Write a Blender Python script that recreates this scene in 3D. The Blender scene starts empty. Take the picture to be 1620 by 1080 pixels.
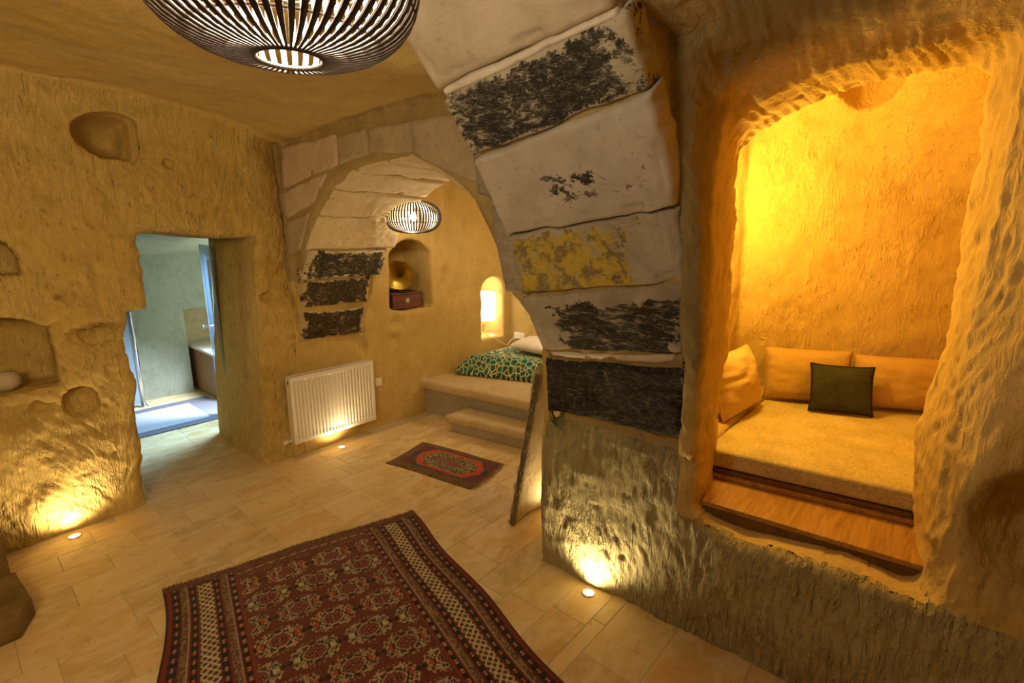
import bpy, math, random
import numpy as np
from mathutils import Vector, Matrix
random.seed(7); RNG = np.random.RandomState(7)
SC = bpy.context.scene
COL = SC.collection
R = math.radians

# ------------------------------------------------------------------ camera, world, light, exposure
EYE = 1.9
cam_d = bpy.data.cameras.new('camera'); cam = bpy.data.objects.new('camera', cam_d); COL.objects.link(cam)
cam_d.sensor_width = 36; cam_d.lens = 36 * 800 / 1620; cam_d.clip_start = 0.02
cam.location = (0, 0, EYE); cam.rotation_euler = (R(90 - 12), 0, R(41.1 - 90))
SC.camera = cam
SC.view_settings.view_transform = 'Standard'; SC.view_settings.look = 'None'
SC.view_settings.exposure = 0.15; SC.view_settings.gamma = 1; SC.view_settings.use_curve_mapping = False
world = bpy.data.worlds.new('world'); SC.world = world; world.use_nodes = True
world.node_tree.nodes['Background'].inputs[0].default_value = (0.02, 0.02, 0.025, 1)
world.node_tree.nodes['Background'].inputs[1].default_value = 1.0
SC.cycles.max_bounces = 8; SC.cycles.diffuse_bounces = 5; SC.cycles.sample_clamp_indirect = 4

def light(name, kind, loc, power, color, size=0.05, target=None, spot=None, blend=0.6, shape=None, size_y=None):
    d = bpy.data.lights.new(name, kind); d.energy = power; d.color = color
    if kind == 'AREA':
        d.size = size
        if size_y: d.shape = 'RECTANGLE'; d.size_y = size_y
    else: d.shadow_soft_size = size
    if kind == 'SPOT': d.spot_size = R(spot); d.spot_blend = blend
    o = bpy.data.objects.new(name, d); COL.objects.link(o); o.location = loc
    if target is not None:
        o.rotation_euler = (Vector(target) - Vector(loc)).to_track_quat('-Z', 'Y').to_euler()
    return o
WARM = (1.0, 0.74, 0.40); SPOT = (1.0, 0.78, 0.45); AMBER = (1.0, 0.59, 0.09); COOL = (0.60, 0.74, 1.0)
# the floor spots (their glass and ring are built further down)
SPOTS = [(0.352, 4.035, 20), (2.225, 4.0, 14), (2.075, 1.262, 23), (2.62, 1.83, 14)]
for i, (x, y, p) in enumerate(SPOTS):
    tg = [(x, 4.5, 1.6), (x, 4.35, 1.2), (2.6, 1.30, 1.8), (2.62, 1.95, 1.5)][i]
    light('floor_spot_light', 'SPOT', (x, y, 0.02), p, SPOT, 0.03, tg, 150, 0.9)
light('near_pendant_light', 'POINT', (0.515, 1.01, 2.36), 44, (1.0, 0.83, 0.60), 0.115)
light('far_pendant_light', 'POINT', (2.88, 3.67, 2.04), 40, (1.0, 0.80, 0.52), 0.045)
light('alcove_light', 'POINT', (3.05, .975, 2.08), 48, AMBER, 0.07)
rl = light('left_wall_fill', 'AREA', (-1.0, 0.9, 2.35), 26, (1.0, 0.72, 0.34), 0.8, (0.9, 4.1, 1.3)); rl.data.spread = R(110)  # unseen area lamp added to brighten the left wall
light('corridor_light', 'AREA', (2.2, 5.45, 1.74), 130, COOL, 0.4, (1.35, 5.4, 0.0)).data.spread = R(100)
light('bedside_wash_light', 'POINT', (4.3, 2.9, 1.5), 18, (1.0, 0.80, 0.52), 0.15)

# ------------------------------------------------------------------ node helper
class NT:
    def __init__(s, name, rough=0.85, spec=0.2):
        s.m = bpy.data.materials.new(name); s.m.use_nodes = True; s.t = s.m.node_tree; s.t.nodes.clear()
        s.out = s.n('ShaderNodeOutputMaterial'); s.b = s.n('ShaderNodeBsdfPrincipled')
        s.l(s.b.outputs[0], s.out.inputs[0]); s.b.inputs['Roughness'].default_value = rough
        s.b.inputs['Specular IOR Level'].default_value = spec
        s.tc = s.n('ShaderNodeTexCoord')
    def n(s, t): return s.t.nodes.new(t)
    def l(s, a, b): s.t.links.new(a, b)
    def put(s, inp, v):
        if hasattr(v, 'links'): s.l(v, inp)
        elif isinstance(v, (tuple, list)) and len(v) == 3 and inp.type == 'RGBA': inp.default_value = (*v, 1)
        else: inp.default_value = v
    def mapping(s, scale=(1, 1, 1), rot=(0, 0, 0), loc=(0, 0, 0), src=None):
        m = s.n('ShaderNodeMapping'); s.l(src or s.tc.outputs['Object'], m.inputs[0])
        m.inputs['Scale'].default_value = scale; m.inputs['Rotation'].default_value = rot; m.inputs['Location'].default_value = loc
        return m.outputs[0]
    def noise(s, scale, detail=3, rough=0.55, vec=None, dist=0.0):
        n = s.n('ShaderNodeTexNoise'); n.inputs['Scale'].default_value = scale; n.inputs['Detail'].default_value = detail
        n.inputs['Roughness'].default_value = rough; n.inputs['Distortion'].default_value = dist
        s.l(vec or s.tc.outputs['Object'], n.inputs['Vector']); return n.outputs[0]
    def voro(s, scale, vec=None, feature='F1', rnd=1.0, out=0):
        n = s.n('ShaderNodeTexVoronoi'); n.feature = feature; n.inputs['Scale'].default_value = scale
        n.inputs['Randomness'].default_value = rnd
        s.l(vec or s.tc.outputs['Object'], n.inputs['Vector']); return n.outputs[out]
    def math(s, op, a, b=0.0, c=None):
        n = s.n('ShaderNodeMath'); n.operation = op; s.put(n.inputs[0], a); s.put(n.inputs[1], b)
        if c is not None: s.put(n.inputs[2], c)
        return n.outputs[0]
    def ramp(s, v, lo, hi, a=0.0, b=1.0):
        n = s.n('ShaderNodeMapRange'); n.interpolation_type = 'SMOOTHSTEP'
        for i, x in enumerate((v, lo, hi, a, b)): s.put(n.inputs[i], x)
        return n.outputs[0]
    def mix(s, f, a, b):
        n = s.n('ShaderNodeMix'); n.data_type = 'RGBA'
        s.put(n.inputs[0], f); s.put(n.inputs[6], a); s.put(n.inputs[7], b); return n.outputs[2]
    def sep(s, v):
        n = s.n('ShaderNodeSeparateXYZ'); s.l(v, n.inputs[0]); return n.outputs
    def color(s, v): s.put(s.b.inputs['Base Color'], v); return s
    def bump(s, h, strength=0.5, dist=0.01):
        n = s.n('ShaderNodeBump'); n.inputs['Strength'].default_value = strength; n.inputs['Distance'].default_value = dist
        s.put(n.inputs['Height'], h); s.l(n.outputs[0], s.b.inputs['Normal']); return s

def simple(name, col, rough=0.6, spec=0.3, metal=0.0, grain=0.0, gscale=60, emit=None, estr=0.0, bump=0.0):
    t = NT(name, rough, spec); t.b.inputs['Metallic'].default_value = metal
    if grain:
        n = t.noise(gscale, 4)
        t.color(t.mix(n, tuple(c * (1 - grain) for c in col), tuple(min(1, c * (1 + grain)) for c in col)))
        if bump: t.bump(n, 0.4, bump)
    else: t.color(col)
    if emit: t.put(t.b.inputs['Emission Color'], emit); t.b.inputs['Emission Strength'].default_value = estr
    return t.m

def rock(name, base, dark, light_, rot=(0, 0, 0), stretch=(26, 26, 6), strength=0.8, dist=0.018, pits=0.35, soot=None, stain_shade=False):
    t = NT(name, 0.95, 0.12)
    w = t.noise(1.3, 3, 0.6); w2 = t.noise(7, 4, 0.65)
    c = t.mix(t.ramp(w, .35, .68), base, light_)
    c = t.mix(t.ramp(w2, .45, .75, 0, .55), c, dark)
    mv = t.mapping(stretch, rot)
    st = t.noise(1.0, 3, 0.6, mv, 0.6)
    vz = t.voro(0.8, t.mapping(tuple(a * .8 for a in stretch), rot, (3.1, 1.7, 0)))
    grain = t.noise(170, 3, 0.6)
    rid = t.math('ABSOLUTE', t.math('SUBTRACT', st, .5))
    gate = t.ramp(t.noise(2.6, 3, .6), .36, .60, .25, 1)
    h = t.math('ADD', t.math('MULTIPLY', t.math('MULTIPLY', rid, gate), 2.8), t.math('ADD', t.math('MULTIPLY', vz, 0.45), t.math('MULTIPLY', st, .5)))
    c = t.mix(t.ramp(rid, .0, .08, .22, 0), c, dark)
    h = t.math('ADD', h, t.math('MULTIPLY', grain, 0.16))
    # weathered pores; the strokes' hollows are tinted darker
    pit = t.ramp(t.noise(34, 2, .5, t.mapping((1, 1, .5), rot)), .66, .72, 0, pits)
    c = t.mix(pit, c, tuple(x * .3 for x in dark))
    c = t.mix(t.ramp(grain, .3, .7, 0, .25), c, tuple(x * .75 for x in base))
    h = t.math('SUBTRACT', h, t.math('MULTIPLY', pit, 0.5))
    if stain_shade:      # dark stain high outside the alcove; shade painted into the near-edge strips
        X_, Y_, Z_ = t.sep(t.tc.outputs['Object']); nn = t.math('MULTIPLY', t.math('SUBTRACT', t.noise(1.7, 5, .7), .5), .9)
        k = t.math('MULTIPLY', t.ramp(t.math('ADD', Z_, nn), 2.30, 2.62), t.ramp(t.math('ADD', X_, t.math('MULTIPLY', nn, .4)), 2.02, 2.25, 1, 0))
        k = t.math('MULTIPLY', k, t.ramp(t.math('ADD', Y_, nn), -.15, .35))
        k = t.math('MAXIMUM', k, t.math('MULTIPLY', t.ramp(t.math('ADD', Y_, t.math('MULTIPLY', nn, .06)), stain_shade - .03, stain_shade + .02), t.math('MULTIPLY', t.ramp(Z_, .9, 1.5, 0, .85), t.ramp(X_, 2.12, 2.22, 1, 0)))) if stain_shade < .8 else t.math('MULTIPLY', t.ramp(Y_, stain_shade + .01, stain_shade - .01), .85)  # shade of the near face, put into the rock colour
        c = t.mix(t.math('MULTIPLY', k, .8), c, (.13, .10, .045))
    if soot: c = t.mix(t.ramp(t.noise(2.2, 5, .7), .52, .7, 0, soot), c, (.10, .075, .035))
    t.color(c); t.bump(h, strength, dist)
    return t.m

TUFF = (.56, .385, .115); TUFF_D = (.34, .225, .06); TUFF_L = (.66, .475, .17)
M = {}
M['wall_left'] = rock('tuff_left_wall', TUFF, TUFF_D, TUFF_L, (0, R(55), 0), (30, 22, 7), .8, .02)
M['wall_back'] = rock('tuff_bedroom_wall', TUFF, (.44, .30, .09), TUFF_L, (0, R(12), 0), (34, 30, 6), .55, .012, .15)
M['wall_right'] = rock('tuff_low_right_wall', (.46, .39, .19), (.28, .22, .09), (.58, .50, .28), (R(-14), 0, 0), (24, 38, 8), 1.0, .03, .3)
M['wall_alcove'] = rock('tuff_alcove_wall', (.60, .44, .16), (.40, .27, .08), (.68, .50, .2), (R(20), 0, 0), (24, 24, 9), .55, .014, stain_shade=.765)
M['ceiling'] = rock('tuff_ceiling', TUFF, (.46, .33, .16), TUFF_L, (R(90), 0, R(35)), (55, 55, 20), .6, .010, .12)
M['arch_core'] = rock('arch_mortar', (.40, .29, .12), (.26, .18, .07), (.50, .38, .18), (0, 0, 0), (14, 14, 14), .6, .012, .25, .35, stain_shade=.862)
M['wall_rear'] = M['wall_left']
M['corridor'] = rock('tuff_corridor', (.36, .37, .26), (.23, .24, .16), (.43, .44, .32), (0, R(30), 0), (30, 30, 7), .5, .012, .2)

# ------------------------------------------------------------------ noise (numpy)
def hash3(ix, iy, iz, seed):
    h = (ix.astype(np.int64) * 374761393 + iy.astype(np.int64) * 668265263 + iz.astype(np.int64) * 2147483647 + seed * 1274126177) & 0xffffffff
    h = ((h ^ (h >> 13)) * 1274126177) & 0xffffffff
    h = ((h ^ (h >> 16)) * 2246822519) & 0xffffffff
    return ((h ^ (h >> 15)) & 0xffffff) / float(0xffffff)
def vnoise(p, scale=1.0, seed=0):
    """value noise in [-1,1]; p (n,3)"""
    q = p * scale; i = np.floor(q); f = q - i; f = f * f * (3 - 2 * f); i = i.astype(np.int64)
    r = 0
    for dx in (0, 1):
        wx = f[:, 0] if dx else 1 - f[:, 0]
        for dy in (0, 1):
            wy = f[:, 1] if dy else 1 - f[:, 1]
            for dz in (0, 1):
                wz = f[:, 2] if dz else 1 - f[:, 2]
                r = r + wx * wy * wz * hash3(i[:, 0] + dx, i[:, 1] + dy, i[:, 2] + dz, seed)
    return r * 2 - 1

# ------------------------------------------------------------------ object helpers
def link(name, me, mat=None, parent=None, kind=None):
    o = bpy.data.objects.new(name, me); COL.objects.link(o)
    if mat is not None and me is not None:
        for m in (mat if isinstance(mat, (list, tuple)) else [mat]): me.materials.append(m)
    if parent is not None: o.parent = parent
    if kind: o['kind'] = kind
    return o
def mesh(name, v, f, smooth=False):
    me = bpy.data.meshes.new(name)
    me.from_pydata([tuple(map(float, p)) for p in v], [], [tuple(map(int, q)) for q in f]); me.update()
    if smooth: me.polygons.foreach_set('use_smooth', [True] * len(me.polygons))
    return me
def fast_mesh(name, V, Q, smooth=True):
    me = bpy.data.meshes.new(name); V = np.asarray(V, np.float32); Q = np.asarray(Q, np.int32)
    me.vertices.add(len(V)); me.vertices.foreach_set('co', V.ravel())
    me.loops.add(Q.size); me.loops.foreach_set('vertex_index', Q.ravel())
    me.polygons.add(len(Q)); me.polygons.foreach_set('loop_start', np.arange(0, Q.size, Q.shape[1], dtype=np.int32))
    me.polygons.foreach_set('use_smooth', np.ones(len(Q), bool)) if smooth else None
    me.update(calc_edges=True); me.validate(); return me
def thing(name, label, cat, loc=(0, 0, 0), rot=(0, 0, 0), group=None):
    o = bpy.data.objects.new(name, None); COL.objects.link(o); o.location = loc; o.rotation_euler = rot
    o.empty_display_size = .1; return tag(o, label, cat, group)
def tag(o, label, cat, group=None):
    o['label'] = label; o['category'] = cat
    if group: o['group'] = group
    return o
def box_vf(x0, y0, z0, x1, y1, z1, b=0.0):
    """box, edges bevelled by b"""
    if b <= 0:
        v = [(x, y, z) for x in (x0, x1) for y in (y0, y1) for z in (z0, z1)]
        return v, [(0, 1, 3, 2), (4, 6, 7, 5), (0, 4, 5, 1), (2, 3, 7, 6), (0, 2, 6, 4), (1, 5, 7, 3)]
    cx, cy, cz = (x0 + x1) / 2, (y0 + y1) / 2, (z0 + z1) / 2; hx, hy, hz = (x1 - x0) / 2, (y1 - y0) / 2, (z1 - z0) / 2
    v = []; idx = {}
    for sx in (-1, 1):
        for sy in (-1, 1):
            for sz in (-1, 1):
                for a, (bx, by, bz) in enumerate(((0, b, b), (b, 0, b), (b, b, 0))):
                    idx[(sx, sy, sz, a)] = len(v); v.append((cx + sx * (hx - bx), cy + sy * (hy - by), cz + sz * (hz - bz)))
    f = []
    for s in (-1, 1):
        q = [(s, -1, -1, 0), (s, 1, -1, 0), (s, 1, 1, 0), (s, -1, 1, 0)]; f.append([idx[k] for k in (q if s > 0 else q[::-1])])
        q = [(-1, s, -1, 1), (-1, s, 1, 1), (1, s, 1, 1), (1, s, -1, 1)]; f.append([idx[k] for k in (q if s > 0 else q[::-1])])
        q = [(-1, -1, s, 2), (1, -1, s, 2), (1, 1, s, 2), (-1, 1, s, 2)]; f.append([idx[k] for k in (q if s > 0 else q[::-1])])
    for s in (-1, 1):
        for t in (-1, 1):
            f.append([idx[k] for k in ((s, t, -1, 0), (s, t, 1, 0), (s, t, 1, 1), (s, t, -1, 1))])
            f.append([idx[k] for k in ((s, -1, t, 0), (s, 1, t, 0), (s, 1, t, 2), (s, -1, t, 2))])
            f.append([idx[k] for k in ((-1, s, t, 1), (1, s, t, 1), (1, s, t, 2), (-1, s, t, 2))])
    for sx in (-1, 1):
        for sy in (-1, 1):
            for sz in (-1, 1): f.append([idx[(sx, sy, sz, a)] for a in range(3)])
    return v, f
class MB:
    def __init__(s): s.v = []; s.f = []
    def add(s, v, f):
        o = len(s.v); s.v += [tuple(p) for p in v]; s.f += [tuple(i + o for i in q) for q in f]; return s
    def box(s, *a, **k): return s.add(*box_vf(*a, **k))
    def tube(s, pts, r, n=8, cap=True, closed=False):
        P = [Vector(p) for p in pts]; m = len(P); rr = r if isinstance(r, (list, tuple)) else [r] * m
        v = []; up = None
        for i, p in enumerate(P):
            if closed: d = (P[(i + 1) % m] - P[i - 1]).normalized()
            else: d = ((P[min(i + 1, m - 1)] - P[max(i - 1, 0)])).normalized()
            a = d.orthogonal().normalized() if up is None else (up - d * up.dot(d)).normalized()
            up = a; b = d.cross(a)
            for k in range(n):
                t = 2 * math.pi * k / n; v.append(p + (a * math.cos(t) + b * math.sin(t)) * rr[i])
        f = []
        for i in range(m if closed else m - 1):
            j = (i + 1) % m
            for k in range(n): f.append((i * n + k, i * n + (k + 1) % n, j * n + (k + 1) % n, j * n + k))
        if cap and not closed: f += [tuple(range(n))[::-1], tuple((m - 1) * n + k for k in range(n))]
        return s.add(v, f)
    def lathe(s, prof, n=24, c=(0, 0, 0), cap=False):
        v = [(c[0] + r * math.cos(2 * math.pi * k / n), c[1] + r * math.sin(2 * math.pi * k / n), c[2] + z) for r, z in prof for k in range(n)]
        f = [(i * n + k, i * n + (k + 1) % n, (i + 1) * n + (k + 1) % n, (i + 1) * n + k) for i in range(len(prof) - 1) for k in range(n)]
        if cap: f += [tuple(range(n))[::-1], tuple((len(prof) - 1) * n + k for k in range(n))]
        return s.add(v, f)
    def build(s, name, mat, parent=None, smooth=False, kind=None): return link(name, mesh(name, s.v, s.f, smooth), mat, parent, kind)

# ------------------------------------------------------------------ the cave: a signed distance field of the carved void
G = 0.02
LO = np.array([-1.7, -1.7, -0.10]); HI = np.array([4.98, 5.20, 3.10])
NG = np.round((HI - LO) / G).astype(int) + 1
ax = [np.linspace(LO[i], LO[i] + G * (NG[i] - 1), NG[i]).astype(np.float32) for i in range(3)]
FLD = np.full(tuple(NG), 0.5, np.float32)          # <0 inside the void
def region(lo, hi):
    i0 = [max(0, int(np.searchsorted(ax[i], lo[i]))) for i in range(3)]
    i1 = [min(NG[i], int(np.searchsorted(ax[i], hi[i])) + 1) for i in range(3)]
    sl = tuple(slice(a, b) for a, b in zip(i0, i1))
    return sl, ax[0][sl[0]][:, None, None], ax[1][sl[1]][None, :, None], ax[2][sl[2]][None, None, :]
def smin(a, b, k):
    if k <= 0: return np.minimum(a, b)
    h = np.maximum(k - np.abs(a - b), 0) / k; return np.minimum(a, b) - h * h * k * .25
def carve(lo, hi, fn, k=0.06, m=0.14):
    sl, X, Y, Z = region([a - m for a in lo], [a + m for a in hi]); FLD[sl] = smin(FLD[sl], fn(X, Y, Z).astype(np.float32), k)
def fill(lo, hi, fn, k=0.06, m=0.14):
    sl, X, Y, Z = region([a - m for a in lo], [a + m for a in hi]); FLD[sl] = -smin(-FLD[sl], fn(X, Y, Z).astype(np.float32), k)
def sbox(lo, hi, r=0.04):
    c = [(a + b) / 2 for a, b in zip(lo, hi)]; h = [(b - a) / 2 - r for a, b in zip(lo, hi)]
    def f(X, Y, Z):
        qx, qy, qz = np.abs(X - c[0]) - h[0], np.abs(Y - c[1]) - h[1], np.abs(Z - c[2]) - h[2]
        return np.sqrt(np.maximum(qx, 0) ** 2 + np.maximum(qy, 0) ** 2 + np.maximum(qz, 0) ** 2) + np.minimum(np.maximum(np.maximum(qx, qy), qz), 0) - r
    return f
def ell(c, r):
    def f(X, Y, Z):
        k = np.sqrt(((X - c[0]) / r[0]) ** 2 + ((Y - c[1]) / r[1]) ** 2 + ((Z - c[2]) / r[2]) ** 2)
        return (k - 1) * min(r)
    return f
def cap(a, b, r, sz=1.0):
    a = np.array(a, float); b = np.array(b, float); d = b - a; L = d @ d
    def f(X, Y, Z):
        t = np.clip(((X - a[0]) * d[0] + (Y - a[1]) * d[1] + (Z - a[2]) * d[2]) / L, 0, 1)
        return np.sqrt((X - a[0] - t * d[0]) ** 2 + (Y - a[1] - t * d[1]) ** 2 + ((Z - a[2] - t * d[2]) / sz) ** 2) - r
    return f
def poly2(A, B, poly):
    """signed distance on a 2D grid, negative inside the polygon"""
    P = np.array(poly, float); d = np.full(np.broadcast(A, B).shape, 1e9); s = np.ones_like(d)
    for i in range(len(P)):
        j = i - 1; e = P[j] - P[i]; wa, wb = A - P[i][0], B - P[i][1]
        t = np.clip((wa * e[0] + wb * e[1]) / (e @ e), 0, 1)
        d = np.minimum(d, (wa - e[0] * t) ** 2 + (wb - e[1] * t) ** 2)
        c1 = B >= P[i][1]; c2 = B < P[j][1]; c3 = e[0] * wb > e[1] * wa
        flip = (c1 & c2 & c3) | (~c1 & ~c2 & ~c3); s = np.where(flip, -s, s)
    return s * np.sqrt(d)
def catmull(pts, n=6):
    P = [np.array(p, float) for p in pts]; out = []
    for i in range(len(P) - 1):
        p0, p1, p2, p3 = P[max(i - 1, 0)], P[i], P[i + 1], P[min(i + 2, len(P) - 1)]
        for k in range(n):
            t = k / n; out.append(.5 * ((2 * p1) + (-p0 + p2) * t + (2 * p0 - 5 * p1 + 4 * p2 - p3) * t * t + (-p0 + 3 * p1 - 3 * p2 + p3) * t ** 3))
    out.append(P[-1]); return np.array(out)

def ceil_z(X, Y): return 2.60 + 0.125 * np.clip(2.0 - X, 0, 2.4) + .05 * np.sin(X * 2.1 + Y * 1.3)
def main_room(X, Y, Z):
    wl = 4.15 - .35 * np.maximum(Z - 2.35, 0) ** 1.5
    low = np.clip((1.62 - Z) / .25, 0, 1) * np.clip((2.15 - Y) / .2, 0, 1)
    hi_ = np.clip((Z - .86) / .04, 0, 1)
    dx = X - np.where(Y < .84, 2.13 + .05 * np.minimum(Z, .9), np.where(Y < 1.64, (2.13 + .05 * np.minimum(Z, .9)) * (1 - hi_) + 2.26 * hi_, 2.0 + .19 * low))
    return np.maximum.reduce(np.broadcast_arrays(dx, Y - wl, Z - ceil_z(X, Y), -1.5 - X, -1.5 - Y, -.3 - Z))
carve((-1.6, -1.6, -.1), (2.3, 4.4, 3.1), main_room, 0)
# the wall turns back a little beside the arch
def fold(X, Y, Z):
    x0 = 1.80 + .13 * np.clip(2.58 - Z, 0, 2)
    return np.maximum.reduce(np.broadcast_arrays(Y - 4.14 - .75 * (X - x0), x0 - X, X - 1.995, Z - 2.6, 1.2 - Z, 3.9 - Y))
carve((1.78, 3.9, 1.2), (2.05, 4.3, 2.65), fold, .05)
# bedroom beyond the arch
def bedroom(X, Y, Z):
    cz = 2.43 + .04 * np.sin(Y * 2) - .10 * np.maximum(X - 3.9, 0) ** 1
    return np.maximum.reduce(np.broadcast_arrays(2.5 - X, X - 4.72, Y - 4.15, 1.72 - Y, Z - cz, -.3 - Z))
carve((2.5, 1.7, -.1), (4.8, 4.3, 2.6), bedroom, .08)
# arch between room and bedroom: profile in (Y, z)
PA = catmull([(4.15, -.5), (4.15, 1.0), (4.13, 1.27), (4.06, 1.52), (3.94, 1.78), (3.75, 2.02), (3.48, 2.22), (3.14, 2.33), (2.6, 2.345), (2.27, 2.24), (2.04, 2.08), (1.86, 1.80), (1.73, 1.45), (1.68, 1.1), (1.68, -.5)])
def archA(X, Y, Z):
    sl = poly2(Y[0], Z[0], [tuple(p) for p in PA]) if False else poly2(np.broadcast_to(Y[0], (Y.shape[1], Z.shape[2])), np.broadcast_to(Z[0], (Y.shape[1], Z.shape[2])), [tuple(p) for p in PA])
    return np.maximum(np.maximum(sl[None], 1.9 - X), X - 2.85)
carve((1.9, 1.6, -.1), (2.85, 4.2, 2.5), archA, .03)
# arch over the camera: rib between y .87 and 1.62, profile in (x, z)
PB = catmull([(2.12, -.5), (2.13, 0), (2.16, .5), (2.185, .97), (2.14, 1.35), (2.10, 1.70), (1.94, 2.01), (1.69, 2.35), (1.49, 2.57), (1.22, 2.73), (.80, 2.85), (.3, 2.89), (-.3, 2.82), (-.9, 2.5), (-1.4, 2.0), (-1.6, 1.4), (-1.6, -.5)])
def skewB(Y, Z, X=2.0): return -.17 * np.clip((Y - .87) / .75, 0, 1) * np.clip((Z - 1.25) / .3, 0, 1) * np.clip((X + .2) / 1.2, 0, 1)
def ribB(X, Y, Z):
    Xs = X - skewB(Y, Z, X); b = np.broadcast_to(Z, Xs.shape)
    s = -poly2(Xs, b, [tuple(p) for p in PB]) + .02 * np.clip((Z - .86) / .05, 0, 1)
    return np.maximum(s, np.abs(Y - 1.235) - .37)
fill((-1.6, .86, .0), (2.4, 1.62, 3.1), ribB, .02, .08)
# pillar stub leans out a bit beyond the arch at its foot
carve((2.05, -1.5, -.1), (2.3, .87, 3), lambda X, Y, Z: np.maximum.reduce(np.broadcast_arrays(X - (2.16 + .0 * Z), Y - .80, -1.4 - Y, 1.9 - X, .62 - Z, Z - 2.7)), .03)
fill((1.7, -1.5, .9), (2.35, .9, 3.1), lambda X, Y, Z: np.maximum.reduce(np.broadcast_arrays(2.13 - .235 * np.maximum(Z - 1.3, 0) - X, .9 - Z + 0 * X, Y - .855, X - 2.6)), .04)
# alcove passage, plan polygon (x, y), top rounded
def passage(X, Y, Z):
    a = np.broadcast_to(X[:, :, 0], (X.shape[0], Y.shape[1])); b = np.broadcast_to(Y[:, :, 0], (X.shape[0], Y.shape[1]))
    p = poly2(a, b, [(1.6, .88), (2.05, .77), (2.45, .80), (2.9, .90), (2.9, .01), (2.6, .01), (2.30, -.06), (2.05, -.22), (1.6, -.5)])[:, :, None]
    top = 2.50 + .38 * np.maximum(2.3 - X, 0) - .8 * np.maximum(Y - .35, 0) ** 2 + 0 * Z
    q = np.maximum(Z - top, (.585 + .02 * np.sin(Y * 9)) - Z)
    return smin(np.maximum(p, q), 9, 0) if False else (np.sqrt(np.maximum(p + .08, 0) ** 2 + np.maximum(q + .08, 0) ** 2) + np.minimum(np.maximum(p + .08, q + .08), 0) - .08)
carve((1.8, -.4, .5), (2.9, .95, 2.8), passage, .06)
def chamber(X, Y, Z):
    top = 2.80 - .9 * np.maximum(X - 3.2, 0) ** 2
    a = np.maximum.reduce(np.broadcast_arrays(2.7 - X, X - 3.80 - .45 * (.9 - Y) + .08 * (Z - .7), Y - 1.10, -.16 - Y))
    q = np.maximum(Z - top, .62 - Z) + 0 * Y
    return np.sqrt(np.maximum(a + .15, 0) ** 2 + np.maximum(q + .15, 0) ** 2) + np.minimum(np.maximum(a + .15, q + .15), 0) - .15
carve((2.7, -.3, .6), (4.35, 1.2, 2.9), chamber, .05)
carve((3.0, .2, 2.5), (3.7, .8, 3.0), ell((3.50, .50, 2.78), (.24, .16, .30)), .02)     # scooped hollow in the alcove's ceiling
# shelf of rock left of the mattress
fill((2.72, .86, .6), (4.0, 1.15, .80), sbox((2.68, .885, .5), (4.1, 1.3, .80), .01), .02)
# bulge and undercut at the right of the alcove
fill((1.4, -.9, 1.0), (2.4, -.15, 2.6), ell((2.0, -.44, 1.60), (.25, .24, .52)), .05)
carve((1.8, -1.0, .4), (2.5, -.15, 1.2), ell((2.18, -.34, .97), (.18, .18, .24)), .08)
# doorway through the left wall
def door(X, Y, Z):
    xl = np.where(Z > 1.39, .955, .84 - .07 * np.clip((1.2 - Z) / 1.2, 0, 1) - .05 * np.exp(-((Z - 1.15) / .12) ** 2)) + 0 * X
    xr = 1.60 + .085 * np.clip(Z, 0, 2) - .03 * np.clip((4.6 - Y) / .4, 0, 1) * np.clip(Z - .6, 0, 1) + .18 * np.clip((4.26 - Y) / .2, 0, 1) ** 2 * 0 + 0 * Z
    return np.maximum.reduce(np.broadcast_arrays(xl + .25 * np.clip(Y - 4.3, 0, .5) * (-1) - X, X - xr, Z - 1.89 - .02 * np.sin(X * 7), 4.0 - Y, -.3 - Z))
carve((.5, 4.0, -.1), (1.9, 5.25, 2.1), door, .07)
# niches, scoops and holes in the left wall
carve((.66, 4.1, 2.3), (1.1, 4.45, 2.65), lambda X, Y, Z: np.maximum(np.maximum(ell((.90, 4.13, 2.50), (.205, .30, .135))(X, Y, Z), X - 1.015 + .25 * (Y - 4.15)), 2.37 - Z), .01)
def niche(x0, x1, z0, z1, y1, arch=.1, y0=4.0):
    def f(X, Y, Z):
        c = (x0 + x1) / 2; w = (x1 - x0) / 2; top = z1 - arch * ((X - c) / w) ** 2
        return np.maximum.reduce(np.broadcast_arrays(np.abs(X - c) - w, z0 - Z, Z - top, Y - y1, y0 - Y))
    carve((x0, y0, z0), (x1, y1, z1), f, .03, .1)
niche(-.25, .455, .965, 1.42, 4.50, .06)
niche(.16, .365, 1.66, 1.89, 4.42, .12)
for c, r in (((.52, 4.14, .84), (.10, .14, .115)), ((.66, 4.13, 1.25), (.16, .09, .10)), ((.51, 4.15, 1.51), (.035, .09, .03)), ((1.77, 4.15, 1.40), (.055, .07, .04)), ((1.78, 4.15, 1.30), (.035, .03, .04)),
             ((1.198, 4.15, 2.373), (.022, .05, .022)), ((2.10, 4.15, .93), (.04, .03, .03)), ((3.86, 4.15, 1.30), (.09, .035, .10)), ((3.72, 4.15, 1.5), (.05, .03, .07)), ((3.02, 4.15, 1.02), (.06, .03, .04)), ((2.98, 4.15, .86), (.05, .03, .05)),
             ((2.62, 4.15, .84), (.03, .05, .12)), ((.33, 4.14, .85), (.05, .06, .03))):
    carve([a - b for a, b in zip(c, r)], [a + b for a, b in zip(c, r)], ell(c, r), .03, .06)
def gram_niche(X, Y, Z):
    c, w = 3.22, .255; top = 1.84 - .12 * ((X - c) / w) ** 2; b = 1.145 + .25 * np.maximum(3.12 - X, 0)
    return np.maximum.reduce(np.broadcast_arrays(np.abs(X - c) - w + .0 * Y, b - Z, Z - top, Y - 4.62, 4.0 - Y))
carve((2.95, 4.0, 1.1), (3.5, 4.62, 1.9), gram_niche, .05, .1)
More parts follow.
